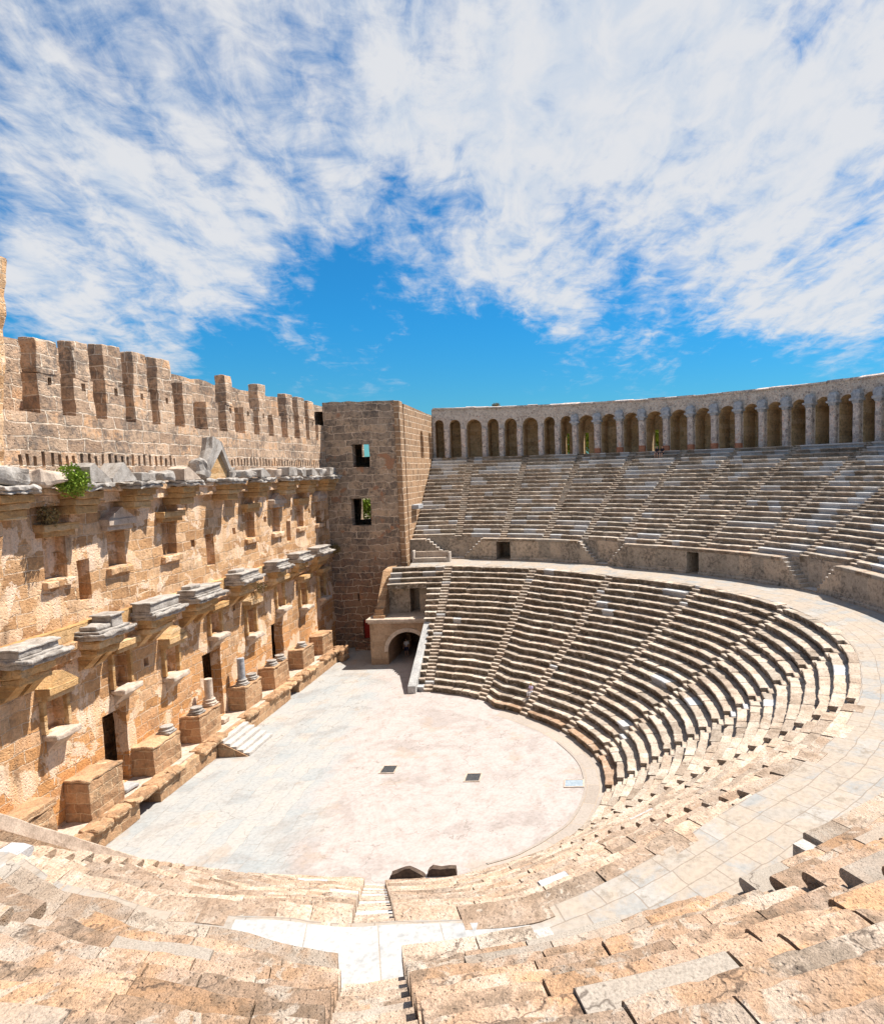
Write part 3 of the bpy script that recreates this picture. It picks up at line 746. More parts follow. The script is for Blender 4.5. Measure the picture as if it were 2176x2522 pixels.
# ---- podium wall between the tiers
podium = thing('podium_wall', 'grey slab podium wall with coping, doors and paired stairs above the walkway', 'wall', (0, -30.2, 8.6))
mw, mc, ms, md = MB(), MB(), MB(), MB()
RP, RB = 30.17, 31.05
def vstate(th):
    """height of the front layer at th: None = plain"""
    for d0, d1 in DOORS:
        if d1 < th < d0: return 'door'
    if abs(th + 161.7) < 0.92: return 'cut'
    for c in V_ANG:
        if abs(th - c) < 5.2:
            x = abs(th - c) * R(1) * 30.5
            if x < 0.75: return ZD + 0.14
            k = int((x - 0.75) / 0.29)
            h = ZD + 0.14 + 0.30 * (k + 1) * 0.93
            return min(h, ZP - 0.02) if h < ZP - 0.05 else None
    return None
step = 0.18
th = limit(RP, 5.4)
prev = ZP
while th > -190:
    b = th - step
    st = vstate((th + b) / 2)
    tint = (0.3, 0, 0.5)
    if st == 'door':
        h = 10.42
        mw.quadp([pol(RP, th, h), pol(RP, b, h), pol(RP, b, ZP - .25), pol(RP, th, ZP - .25)])
        mw.quadp([pol(RP, th, h), pol(33.2, th, h), pol(33.2, b, h), pol(RP, b, h)])
        mw.quadp([pol(33.2, th, ZD - .05), pol(33.2, b, ZD - .05), pol(33.2, b, h), pol(33.2, th, h)])
        mw.quadp([pol(RP, th, ZD + .003), pol(RP, b, ZD + .003), pol(33.2, b, ZD + .003), pol(33.2, th, ZD + .003)])
        cur = 'door'
    elif st == 'cut':
        cur = 'cut'
    else:
        h = ZP - 0.22 if st is None else st
        rf = RP if st is None else RP
        tgt = mw if st is None else ms
        mw.quadp([pol(rf, th, ZD - .05), pol(rf, b, ZD - .05), pol(rf, b, h), pol(rf, th, h)])
        tgt.quadp([pol(rf, th, h), pol(rf, b, h), pol(RB, b, h), pol(RB, th, h)], (0.2, 0.5 if st else 0, 0.9))
        if st is not None:
            mw.quadp([pol(RB, th, h - .02), pol(RB, b, h - .02), pol(RB, b, ZP + .02), pol(RB, th, ZP + .02)])
        # plinth moulding
        if st is None:
            for (ra, za), (rb_, zb) in zip([(RP - .16, ZD - .02), (RP - .16, ZD + .14), (RP - .10, ZD + .20), (RP, ZD + .24)], [(RP - .16, ZD + .14), (RP - .10, ZD + .20), (RP, ZD + .24), (RP + .01, ZD + .26)]):
                mw.quadp([pol(ra, th, za), pol(ra, b, za), pol(rb_, b, zb), pol(rb_, th, zb)])
        cur = h
    if cur != prev:
        lo = lambda q: ZD - .05 if q in ('door', 'cut') else q
        top = ZP - .22
        for q in (ms if isinstance(cur, float) and isinstance(prev, float) else mw,):
            q.quadp([pol(RP - .0, th, min(lo(cur), lo(prev))), pol(33.2 if 'door' in (cur, prev) else RB, th, min(lo(cur), lo(prev))), pol(33.2 if 'door' in (cur, prev) else RB, th, top if 'door' in (cur, prev) else max(lo(cur), lo(prev))), pol(RP, th, top if 'door' in (cur, prev) else max(lo(cur), lo(prev)))], (0.2, 0.1, 0.5))
    prev = cur
    th = b
# coping in stones
th = limit(RP, 5.4); rc = random.Random(3)
while th > -189:
    L = rc.uniform(1.2, 2.2); b = th - math.degrees(L / 30)
    n = max(2, int(L / 0.2))
    tint = (0.25 + rc.random() * 0.4, rc.choice([0, 0, 0.5, 0.8]) if th > -120 else (0.9 if rc.random() < 0.12 else 0), rc.random())
    segs = [(th + (b - th) * k / n, th + (b - th) * (k + 1) / n) for k in range(n)]
    run = []
    for p, q in segs + [(None, None)]:
        ok = p is not None and vstate((p + q) / 2) in (None,)
        okd = p is not None and vstate((p + q) / 2) == 'door'
        if ok or okd: run.append((p, q))
        elif run:
            seg_arc(mc, RP - 0.07, RB + 0.1, ZP - 0.24, ZP + 0.015, run[0][0] - .02, run[-1][1] + .02, max(1, len(run)), tint, 0.02); run = []
    if run: seg_arc(mc, RP - 0.07, RB + 0.1, ZP - 0.24, ZP + 0.015, run[0][0] - .02, run[-1][1] + .02, len(run), tint, 0.02)
    th = b
# straight flight cut through the podium below the camera
for k in range(5):
    g = stair_gap(30.5, -161.7, 0.98)
    seg_arc(md, RP + 0.25 + k * 0.27, RB + 0.35, ZD - .1, ZD + 0.43 * (k + 1), -161.7 + g, -161.7 - g, 3, (0.35, 0, 0.7), 0.02)
mw.build('wall', M['podium'], podium); mc.build('coping', M['seat_near'], podium); ms.build('stair_flights', M['seat'], podium); md.build('stair_flight', M['seat_near'], podium)

# ---- arcade gallery
GA = [4.65, 2.15, -1.0, -3.55, -6.3, -9.53, -12.08, -14.76, -18.16, -21.56, -24.93, -28.53, -32.19, -35.64, -39.11, -42.44, -45.74, -48.96, -52.09, -55.12, -57.92]
while GA[-1] > -96: GA.append(GA[-1] - 3.1)
arcade = thing('arcade_gallery', 'vaulted arcade of rubble arches on pillars crowning the auditorium', 'arcade', (46 * math.cos(R(-40)), 46 * math.sin(R(-40)), ZG))
RG, RK, ZT = 46.15, 48.9, 25.05
ma, mv, mk, mf = MB(), MB(), MB(), MB()
def gp(r, a, z): return (r * math.cos(R(a)), r * math.sin(R(a)), z)
edges = [6.3] + [(a + b) / 2 for a, b in zip(GA, GA[1:])]
OPEN = {7, 8, 11}
for k, (pa, pb) in enumerate(zip([6.8] + GA[:-1], GA)):
    width = R(pa - pb) * RG
    c = (pa + pb) / 2
    pw = 0.40 if k > 8 else 0.36      # half pier
    hw = width / 2 - pw
    if k == 0: pass
    spring = ZG + 3.35
    if hw < 0.3: hw = 0.3
    rad = hw
    spring = ZG + (4.55 - rad if rad < 1.1 else 3.55)
    n = 12
    arc = [(c + math.degrees(rad * math.cos(math.pi * i / n) / RG), spring + rad * math.sin(math.pi * i / n)) for i in range(n + 1)]  # from +angle side to -angle side
    # spandrel
    top = ZT
    for i in range(n):
        (a0, z0), (a1, z1) = arc[i], arc[i + 1]
        ma.quadp([gp(RG, a0, z0), gp(RG, a0, top), gp(RG, a1, top), gp(RG, a1, z1)])
        for s0, s1 in ((RG, RG + 1.3), (RG + 1.3, RK)):
            mv.quadp([gp(s0, a0, z0), gp(s0, a1, z1), gp(s1, a1, z1), gp(s1, a0, z0)])
    for aj, ao in ((arc[0][0], pa), (arc[-1][0], pb)):
        ma.quadp([gp(RG, ao, ZG), gp(RG, aj, ZG), gp(RG, aj, spring), gp(RG, ao, spring)])
        ma.quadp([gp(RG, ao, spring), gp(RG, aj, spring), gp(RG, aj, top), gp(RG, ao, top)])
        mv.quadp([gp(RG, aj, ZG), gp(RK, aj, ZG), gp(RK, aj, spring), gp(RG, aj, spring)])
        # impost moulding
        d = 0.05 if aj > c else -0.05
        for z0, z1 in ((spring - 0.13, spring),):
            e = aj - math.degrees(d / RG) * 1.2
            mv.quadp([gp(RG + .02, e, z0), gp(RK, e, z0), gp(RK, e, z1), gp(RG + .02, e, z1)])
            mv.quadp([gp(RG + .02, aj, z1), gp(RK, aj, z1), gp(RK, e, z1), gp(RG + .02, e, z1)])
    # back wall with occasional opening
    lo, hi = arc[-1][0], arc[0][0]
    segs = [(hi, lo)]
    if k in OPEN:
        g0 = hi - (hi - lo) * 0.05; g1 = hi - (hi - lo) * 0.24
        segs = [(hi, g0), (g1, lo)]
        mk.quadp([gp(RK, g0, ZG + 2.6), gp(RK, g1, ZG + 2.6), gp(RK, g1, spring + rad), gp(RK, g0, spring + rad)])
    for s0, s1 in segs:
        mk.quadp([gp(RK, s0, ZG), gp(RK, s1, ZG), gp(RK, s1, spring + rad), gp(RK, s0, spring + rad)])
    mf.quadp([gp(44.6, pa, ZG + .002), gp(44.6, pb, ZG + .002), gp(RK + .6, pb, ZG + .002), gp(RK + .6, pa, ZG + .002)], (0.1, 0.3, 0.5))
    mk.quadp([gp(RG, pa, ZT), gp(RG, pb, ZT), gp(RK + 1.0, pb, ZT), gp(RK + 1.0, pa, ZT)])
    mk.quadp([gp(RK + 1.0, pa, ZT), gp(RK + 1.0, pb, ZT), gp(RK + 1.0, pb, -0.6), gp(RK + 1.0, pa, -0.6)]) if k not in OPEN else None
ma.build('arch_wall', M['rubble'], arcade); mv.build('vaults', M['vault'], arcade); mk.build('back_wall', M['vault'], arcade); mf.build('terrace', M['seat'], arcade)
mb = MB(); rk = random.Random(9)
a = 6.6
while a > GA[-1]:
    b = a - rk.uniform(1.2, 2.6)
    n = 4
    zr = rk.uniform(-.05, .07)
    prof = [(RG - 0.12 + zr, ZT - 0.02), (RG - 0.12 + zr, ZT + 0.16 + zr), (RG + 0.5, ZT + 0.2 + rk.uniform(0, 0.12)), (RG + 0.5, ZT - 0.02)]
    rings = [[mb.vert(*gp(r, a + (b - a) * i / n, z)) for r, z in prof] for i in range(n + 1)]
    for i in range(n):
        for j in range(3): mb.face([rings[i][j], rings[i][j + 1], rings[i + 1][j + 1], rings[i + 1][j]], (0.3, 0, rk.random()))
    mb.face(rings[0], (0.3, 0, 0.5)); mb.face(rings[-1], (0.3, 0, 0.5))
    a = b
mb.build('coping', M['pillar'], arcade)
rp = random.Random(11)
for k, a in enumerate(GA):
    if a < -75: break
    mb = MB(); n = 10
    wd = math.degrees((0.33 if k > 7 else 0.30) / 46)
    zt = ZG + (3.6 if k > 8 else 3.4)
    r0, r1 = RG - 0.62, RG + 0.02
    zs = [ZG - .02, ZG + .5, ZG + 1.1, ZG + 1.8, ZG + 2.5, ZG + 3.0, zt]
    sec = [(a + wd, r1), (a + wd, r0 + .12), (a + wd * .7, r0), (a - wd * .7, r0), (a - wd, r0 + .12), (a - wd, r1)]
    rings = []
    for z in zs:
        ring = []
        for t, r in sec:
            p = gp(r, t, z); d = nz(p, 2.4, k) * 0.045
            ring.append(mb.vert(p[0] + d.x, p[1] + d.y, p[2]))
        rings.append(ring)
    for p, q in zip(rings, rings[1:]):
        for j in range(5): mb.face([p[j], p[j + 1], q[j + 1], q[j]])
    mb.face(rings[-1])
    pil = mb.build('pillar', M['pillar'], arcade)
    if k in (8, 9, 10, 11, 12, 13, 14):
        mb = MB()
        e = wd * 1.06
        ring = [[mb.vert(*gp(r, t, z)) for t, r in ((a + e, r1 - .1), (a + e, r0 + .08), (a + e * .7, r0 - .03), (a - e * .7, r0 - .03), (a - e, r0 + .08), (a - e, r1 - .1))] for z in (ZG, ZG + rp.uniform(.5, .75))]
        for j in range(5): mb.face([ring[0][j], ring[0][j + 1], ring[1][j + 1], ring[1][j]])
        mb.face(ring[1])
        mb.build('base', M['brick_red'], pil)
    if k >= 7:
        mb = MB()
        hs = [(zt, 1.05, 0.02), (zt + .22, 1.2, .06), (zt + .26, 1.75, .12), (zt + .45, 1.8, .14), (zt + .5, 1.25, .08), (zt + .85, 1.45, .04), (zt + 1.0, 1.35, .0), (zt + 1.25, .9, -.1)]
        rings = []
        for z, m_, o in hs:
            ring = []
            for t, r in ((a + wd * m_, r1), (a + wd * m_, r0 - o + .05), (a + wd * m_ * .75, r0 - o), (a - wd * m_ * .75, r0 - o), (a - wd * m_, r0 - o + .05), (a - wd * m_, r1)):
                p = gp(r, t, z); d = nz(p, 3.5, k * 1.7) * 0.06
                ring.append(mb.vert(p[0] + d.x, p[1] + d.y, p[2] + d.z))
            rings.append(ring)
        for p, q in zip(rings, rings[1:]):
            for j in range(5): mb.face([p[j], p[j + 1], q[j + 1], q[j]])
        mb.face(rings[-1])
        mb.build('capital', M['capital'], pil)

# ------------------------------------------------------------------ stage building
YW = 13.0
stage = thing('stage_building', 'tall ochre stone stage wall with niches, cornices and a row of merlon piers', 'building', (10, 13, 0))
XT = 31.0
NU_ = [-4.9, -0.5, 4.3, 14.6, 19.1, 24.0, 28.3]
NLo = [-5.9, -1.1, 3.4, 8.6, 13.6, 18.75, 23.4, 27.85]
holes = []
for x in NU_: holes.append((x - 0.72, x + 0.72, 13.0, 15.25, 0.5))
zl = {-5.9: (5.9, 7.6), -1.1: (6.5, 8.5), 3.4: (5.8, 7.6), 8.6: (7.0, 8.6), 13.6: (5.8, 7.9), 18.75: (6.8, 8.9), 23.4: (5.95, 8.2), 27.85: (5.95, 8.2)}
for x in NLo: holes.append((x - 0.62, x + 0.62, zl[x][0], zl[x][1], 0.5))
for x0, x1, z0, z1 in ((-3.55, -2.65, 11.6, 13.7), (8.35, 9.35, 11.7, 13.85), (21.0, 21.85, 12.0, 13.75)): holes.append((x0, x1, z0, z1, 0.66))
for x0, x1, z1 in ((-2.75, -0.9, 5.3), (6.9, 9.1, 5.9), (16.95, 19.0, 5.65)): holes.append((x0, x1, 1.15, z1, None))
for x, z in ((-5.2, 10.0), (1.4, 9.6), (6.6, 13.2), (12, 13.5), (17, 14.0), (22, 14.2), (26, 14.1), (11.2, 8.0), (1.0, 6.9)): holes.append((x, x + 0.4, z, z + 0.45, 0.4))
x = -6.5
rr = random.Random(4)
while x < 30.8:
    if not 5.6 < x < 11.2: holes.append((x, x + 0.2, 18.45, 19.0 + rr.uniform(-.1, .15), 0.35))
    x += rr.uniform(0.42, 0.6)
mb = MB()
wall(mb, 'y', YW, 0.72, -16.0, XT, 0.0, 17.3, [h for h in holes if h[3] < 17.2], res=0.45, amp=0.05)
mb.build('wall', M['stage'], stage)
mb = MB()
wall(mb, 'y', YW, 1.4, -16.0, XT, 17.3, 20.95, [h for h in holes if h[2] > 17.3], res=0.45, amp=0.05)
mb.build('upper_wall', M['crown'], stage)
mb = MB()
wall(mb, 'y', 15.2, 0.9, -16, XT + 2, 0.0, 24.75, [], res=1.0, amp=0.06, topfn=lambda u: 0.18 * noise.noise(Vector((u * 0.9, 0, 1))) + 0.1 * noise.noise(Vector((u * 3, 0, 1))))
mb.quadp([(-16, 14.3, 20.9), (XT, 14.3, 20.9), (XT, 15.3, 20.9), (-16, 15.3, 20.9)])
mb.build('parapet', M['crown'], stage)
MER = [(-4.91, -3.5, 24.5), (-2.6, -1.2, 24.75), (-0.3, 1.25, 25.0), (2.05, 3.6, 25.0), (4.4, 5.9, 25.0), (7.0, 8.1, 23.8), (9.7, 11.2, 22.85), (12.3, 13.5, 25.0), (14.9, 16.4, 22.9), (17.3, 18.9, 24.95), (19.8, 21.35, 22.7), (22.6, 24.0, 24.75), (25.1, 26.6, 24.7), (27.4, 28.9, 24.55), (29.6, 30.95, 22.45)]
for k, (a, b, zt) in enumerate(MER):
    mb = MB(); dp = 0.78
    tall = zt > 23.9
    zst = 22.85 if tall else zt
    ins = 0.14 if k in (1, 3, 7, 9) else 0.03
    xc = (a + b) / 2 + random.uniform(-.05, .2)
    hl = [(xc - .13, xc + .13, 22.3, 22.68, 0.5)] if k not in (5, 6, 10, 14) else []
    wall(mb, 'y', YW + .012, dp, a, b, 20.9, zst, hl, res=0.25, amp=0.06)
    mb.box(a, b, YW + .03, YW + dp + .6, 20.9, zst - .03, res=0.3, b=0.05, amp=0.05, seed=k) if not hl else None
    if tall: mb.box(a + ins, b - ins * 0.8, YW + .02, YW + dp, zst - .02, zt, res=0.25, b=0.05, amp=0.085, ns=1.7, seed=k)
    mb.build('merlon_pier', M['crown'], stage)
# big pier at the left end
mb = MB()
mb.box(-10.6, -7.15, 12.15, 15.6, 12.0, 27.4, res=0.35, b=0.1, amp=0.14, ns=1.3, shear=lambda x, y, z: (x - max(0.0, 27.0 - z) * 0.135, y, z))
mb.build('end_pier', M['stage'], stage)

def hood(mb, x, w2, z, kind, y0=12.45, t=0.34):
    mb.box(x - w2 * 0.92, x + w2 * 0.92, y0 + 0.18, YW + 0.05, z - t - 0.28, z - t, res=0.4, b=0.03, amp=0.03)
    mb.box(x - w2, x + w2, y0, YW + 0.05, z - t - 0.01, z, res=0.4, b=0.03, amp=0.04)
    if kind == 'tri':
        mb.prism([(x - w2, z - .01), (x + w2, z - .01), (x + .04, z + 0.62)], 1, y0 + 0.06, YW + .05, n=2, amp=0.03)
for i, x in enumerate(NU_):
    mb = MB()
    hood(mb, x - 0.05, 1.12, 15.62 if i % 2 else 15.7, 'tri' if i in (1, 4, 6) else 'flat')
    fr = mb.build('niche_hood', M['carved'] if i not in (1, 4, 6) else M['column'], stage)
    mb = MB()
    mb.box(x - 0.95, x + 0.95, 12.72, YW + 0.04, 12.62, 12.98, res=0.35, b=0.05, amp=0.06)
    mb.build('niche_sill', M['stage'], stage)
for i, x in enumerate(NLo):
    z0, z1 = zl[x]
    mb = MB()
    hood(mb, x - 0.02, 0.95, z1 + 0.55, 'tri' if i in (0, 2, 4) else 'flat', y0=12.3)
    mb.build('niche_hood', M['carved'], stage)
    mb = MB()
    mb.box(x - 0.85, x + 0.80, 12.25, YW + 0.04, z0 - 0.32, z0 - 0.02, res=0.3, b=0.08, amp=0.08)
    mb.prism([(12.40, z0 - .3), (YW + .03, z0 - .3), (YW + .03, z0 - 0.95)], 0, x - 0.6, x + 0.5, n=3, amp=0.06)
    mb.build('niche_sill', M['column'], stage)
    for sx in (-1, 1):
        mb = MB()
        mb.box(x + sx * 0.74 - 0.1, x + sx * 0.74 + 0.1, 12.78, YW + 0.03, z0, z1, res=0.35, b=0.03, amp=0.03)
        mb.build('niche_jamb', M['carved'], stage)

# lower entablature: one projecting bracket per bay, the ledge between
LB = [(-9.2, -6.85), (-4.45, -2.2), (-0.2, 2.5), (4.25, 7.2), (9.95, 12.65), (15.75, 17.8), (20.0, 22.3), (24.4, 27.1)]
LZ = [(10.1, 10.6), (10.12, 10.86), (10.2, 10.84), (10.25, 10.74), (10.42, 10.9), (10.48, 10.95), (10.6, 11.05), (10.58, 11.05)]
mb = MB()
mb.box(-16, XT - .4, 12.5, YW + 0.03, 9.45, 9.85, res=0.5, b=0.04, amp=0.07)
mb.box(-16, XT - .4, 12.72, YW + 0.03, 8.95, 9.46, res=0.5, b=0.03, amp=0.04)
mb.build('lower_cornice', M['stage'], stage)
mb = MB()
mb.box(-16, XT - .4, 12.72, YW + 0.025, 9.84, 10.6, res=0.6, b=0.03, amp=0.04)
mb.build('plinth_course', M['carved'], stage)
for k, (a, b) in enumerate(LB):
    z = LZ[k][0]
    mb = MB()
    mb.box(a + 0.28, b - 0.26, 11.88, YW + 0.02, z - 1.21, z - 0.86, res=0.22, b=0.06, amp=0.09, seed=k)
    mb.box(a + 0.18, b - 0.16, 11.70, YW + 0.02, z - 0.85, z - 0.36, res=0.22, b=0.06, amp=0.10, seed=k)
    for c in (a + .7, b - .7):
        mb.prism([(12.1, z - 1.22), (YW + .02, z - 1.22), (YW + .02, z - 2.0), (12.75, z - 1.9)], 0, c - .3, c + .3, n=3, amp=0.07)
    br = mb.build('bracket', M['carved'], stage)
    mb = MB()
    mb.box(a - 0.02, b + 0.25, 11.38, YW, z - 0.36, z - 0.17, res=0.2, b=0.05, amp=0.09, ns=2.6, seed=k)
    mb.box(a - 0.10, b + 0.35, 11.22, YW, z - 0.17, z - 0.004, res=0.2, b=0.06, amp=0.10, ns=2.6, seed=k)
    mb.build('cornice_slab', M['marble'], stage)

# upper entablature
UB = [(-9.3, -7.5), (-4.9, -3.1), (-0.5, 1.2), (3.85, 5.6), (9.4, 11.1), (13.85, 15.7), (18.8, 21.0), (23.3, 25.3), (27.7, 30.4)]
mb = MB()
mb.box(-16, XT - .2, 12.6, YW + 0.03, 16.55, 17.1, res=0.5, b=0.04, amp=0.07)
mb.box(-16, XT - .2, 12.4, YW + 0.03, 17.11, 17.4, res=0.35, b=0.05, amp=0.10)
mb.build('upper_cornice', M['stage'], stage)
rr = random.Random(41); x = -12.0
while x < XT - 1.5:
    L = rr.uniform(0.7, 1.9)
    if rr.random() < 0.72:
        mb = MB()
        mb.box(x, x + L * .9, 12.25 + rr.uniform(-.2, .2), YW + 0.3, 17.41, 17.52 + rr.uniform(-.04, .14), res=0.16, b=0.06, amp=0.15, ns=2.9, seed=x)
        mb.build('capping_stone', rr.choice([M['marble'], M['column'], M['white_marble']]), stage)
    x += L + rr.uniform(0, .3)
for k, (a, b) in enumerate(UB):
    mb = MB()
    c = (a + b) / 2; w2 = (b - a) / 2
    mb.box(c - w2 * .86, c + w2 * .86, 11.9, YW + 0.02, 16.11, 16.5, res=0.3, b=0.04, amp=0.05, seed=k)
    mb.box(c - w2 * .92, c + w2 * .92, 11.78, YW + 0.02, 16.51, 16.82, res=0.3, b=0.04, amp=0.05, seed=k)
    mb.box(a, b, 11.6, YW + 0.02, 16.83, 17.22, res=0.3, b=0.05, amp=0.07, seed=k)
    mb.build('bracket', M['carved'], stage)
    mb = MB()
    mb.box(a - 0.18, b + 0.15, 11.3, YW, 17.23, 17.38, res=0.16, b=0.05, amp=0.12, ns=2.9, seed=k)
    mb.box(a - 0.22 + .2 * (k % 2), b + 0.22 - .3 * (k % 3 == 0), 11.2, YW, 17.39, 17.54, res=0.16, b=0.05, amp=0.14, ns=2.9, seed=k)
    mb.build('cornice_slab', M['marble'], stage)

# central pediment
mb = MB()
mb.prism([(7.9, 18.5), (8.5, 18.2), (9.95, 19.75), (9.8, 20.2), (8.9, 20.35), (8.65, 19.6)], 1, 12.3, 13.05, n=4, amp=0.16, ns=2.6)
mb.prism([(11.3, 18.3), (10.9, 18.2), (9.9, 19.75), (9.86, 20.2), (10.1, 20.15)], 1, 12.35, 13.05, n=4, amp=0.14, ns=2.6)
mb.box(11.0, 11.6, 12.2, 13.0, 17.6, 18.4, res=0.2, b=0.12, amp=0.16, ns=2.6)
mb.box(6.7, 7.9, 12.0, 13.0, 17.6, 18.9, res=0.2, b=0.3, amp=0.22, ns=2.2)
mb.build('pediment', M['marble'], stage)
mb = MB()
mb.prism([(8.0, 17.6), (11.0, 17.6), (10.95, 18.25), (9.87, 19.7), (8.3, 18.3)], 1, 12.6, 13.03, n=3, amp=0.10)
mb.build('pediment_panel', M['carved'], stage)

# ---- grey marble pedestal blocks standing on the lower cornice
ordn = ['first', 'second', 'third', 'fourth', 'fifth', 'sixth', 'seventh', 'eighth', 'ninth', 'tenth']
desc = ['long split', 'stepped two-piece', 'long flat-topped', 'capped and notched', 'wide low', 'short stubby', 'smooth squared', 'farthest low']
for k, (a, b) in enumerate(LB):
    o = thing('marble_block', '%s grey marble block on the lower cornice, %s from the left' % (desc[k], ordn[k]), 'stone block', ((a + b) / 2, 12.2, LZ[k][0]), 'grey marble blocks on the lower cornice')
    z0, z1 = LZ[k]
    mb = MB()
    mb.box(a - 0.03, b + 0.06, 11.5, 12.75, z0, z0 + .11, res=0.25, b=0.03, amp=0.03, seed=k)
    mb.build('base', M['marble'], o)
    mb = MB()
    if k == 1:
        mb.box(a + 0.05, a + 1.1, 11.65, 12.6, z0 + .11, z0 + .35, res=0.25, b=0.1, amp=0.06, seed=k)
        mb.box(a + 1.12, b - .3, 11.62, 12.65, z0 + .11, z1 - .1, res=0.25, b=0.04, amp=0.04, seed=k)
    elif k == 0:
        mb.box(a, a + 1.28, 11.6, 12.65, z0 + .11, z1 - .1, res=0.25, b=0.04, amp=0.04, seed=k)
        mb.box(a + 1.3, b, 11.66, 12.6, z0 + .11, z1 - .1, res=0.25, b=0.04, amp=0.05, seed=k)
    else:
        mb.box(a, b, 11.62, 12.65, z0 + .11, z1 - .1, res=0.25, b=0.04, amp=0.04, seed=k)
    mb.build('shaft', M['marble'], o)
    mb = MB()
    a2, b2 = (a + 1.05, b - .25) if k == 1 else (a, b)
    mb.box(a2 - .05, b2 + .05, 11.54, 12.72, z1 - .1, z1, res=0.2, b=0.03, amp=0.05, seed=k)
    if k in (3, 4): mb.box(a + 0.3, a + 1.5, 12.05, 12.7, z1 + .003, z1 + .22, res=0.2, b=0.05, amp=0.04, seed=k)
    mb.build('cap', M['marble'], o)

# ---- broken fragments lying on the upper cornice
rf = random.Random(31)
fr = [(-8.6, 1.7, .75, 'rough'), (-6.2, 2.2, .6, 'rough'), (-3.4, 1.6, .95, 'wedge'), (-1.6, 1.9, 1.0, 'peak'), (0.5, 1.2, .45, 'block'), (2.4, 1.3, .5, 'rough'), (4.7, 1.7, .8, 'wedge'), (12.4, 1.6, .5, 'rough'), (14.6, 1.6, .7, 'wedge'), (17.0, 1.3, .6, 'rough'), (19.6, 1.7, .75, 'block'), (22.2, 1.4, .65, 'rough'), (24.2, 1.5, .7, 'wedge'), (26.4, 1.3, .6, 'rough'), (29.0, 1.6, .7, 'block')]
words = {'rough': 'rough broken', 'wedge': 'wedge-shaped carved', 'peak': 'gable-shaped', 'block': 'squared moulded'}
for k, (x, wd, h, kind) in enumerate(fr):
    mb = MB(); z = 17.6; y0, y1 = 11.45, 12.5
    if kind in ('rough', 'block'):
        mb.box(x - wd / 2, x + wd / 2, y0 + rf.uniform(0, .2), y1, z, z + h, res=0.22, b=0.16 if kind == 'rough' else 0.05, amp=0.2 if kind == 'rough' else 0.06, ns=1.7, seed=k)
    elif kind == 'wedge':
        mb.prism([(x - wd / 2, z), (x + wd / 2, z), (x + wd / 2 - .1, z + .15), (x - wd / 4, z + h), (x - wd / 2, z + h * .8)], 1, y0, y1, n=4, amp=0.07)
    else:
        mb.prism([(x - wd / 2, z), (x + wd / 2, z), (x + wd / 2, z + .15), (x, z + h), (x - wd / 2, z + .2)], 1, y0, y1, n=4, amp=0.07)
    tag(mb.build('cornice_fragment', M['column'] if k in (1, 6, 9) else M['marble']), '%s grey fragment on the upper cornice, number %d along from the left pier' % (words[kind], k + 1), 'stone fragment', 'broken fragments along the upper cornice')

# ------------------------------------------------------------------ stage platform, pedestals, columns
plat = thing('stage_platform', 'low brick-faced stage platform with a broken rounded stone edge', 'platform', (10, 11, 0))
mb = MB()
OPN = [(-3.3, -1.5), (15.4, 17.0)]
xs = [-8.2, OPN[0][0], OPN[0][1], OPN[1][0], OPN[1][1], 27.4]
wall(mb, 'y', 11.05, 1.95, -8.2, 27.4, 0.0, 1.02, [(a, b, -0.05, 0.85, 1.4) for a, b in OPN], res=0.4, amp=0.05, back=False)
mb.build('front_wall', M['pedestal'], plat)
rr = random.Random(12); x = -8.2
while x < 27.3:
    L = rr.uniform(0.9, 2.0); b = min(x + L, 27.4)
    op = any(a - .3 < (x + b) / 2 < c + .3 for a, c in OPN)
    d = rr.uniform(-.06, .06); miss = (not op) and rr.random() < 0.12 or (4.4 < x < 7.6)
    if not miss:
        mb = MB()
        mb.box(x, b - .03, 10.82 + d, 11.42, 0.90, 1.24 + rr.uniform(-.05, .06), res=0.13, b=0.14, amp=0.13, ns=2.8, seed=x)
        mb.box(x, b - .03, 11.36, 11.75, 1.0, 1.22 + rr.uniform(-.05, .04), res=0.22, b=0.08, amp=0.08, ns=2.8, seed=x)
        mb.build('edge_stone', M['pedestal'], plat)
    x = b
mb = MB()
mb.box(-8.2, 27.4, 11.4, 13.04, 0.9, 1.12, res=0.6, b=0.02, amp=0.02)
mb.build('deck', M['column'], plat)
PED = [(-5.75, -3.3, 3.2, 'nearest whole'), (-0.75, 1.8, 2.8, 'slope-topped'), (3.9, 6.4, 2.85, 'pitted'), (9.7, 12.2, 2.8, 'dark-flanked'), (14.35, 17.0, 2.85, 'neat square'), (19.8, 22.2, 2.8, 'crumbling'), (24.3, 26.8, 2.85, 'farthest')]
pl = ['with a bare top near the left corner', 'with one column base beside the near doorway', 'with a short pale column beside the middle doorway', 'with a tall grey column stub on top', 'with two small column bases on top', 'with a small base left of the far end', 'with a bare top by the far tower']
for k, (a, b, zt, wd_) in enumerate(PED):
    o = thing('column_pedestal', '%s masonry pedestal %s' % (wd_, pl[k]), 'pedestal', ((a + b) / 2, 12.4, 1.15), 'masonry pedestals along the stage platform')
    mb = MB()
    mb.box(a, b, 11.75, 13.03, 1.1, zt - .16, res=0.2, b=0.04, amp=0.06, ns=2.2, seed=k)
    mb.build('body', M['pedestal'], o)
    mb = MB()
    mb.box(a - .03, b + .03, 11.72, 13.02, zt - .155, zt + .02, res=0.18, b=0.07, amp=0.09, ns=2.2, seed=k)
    mb.build('top_course', M['pedestal'], o)
o = thing('column_pedestal', 'broken flat-slabbed pedestal against the wall at the left end of the platform', 'pedestal', (-8.7, 12.4, 1.1), 'masonry pedestals along the stage platform')
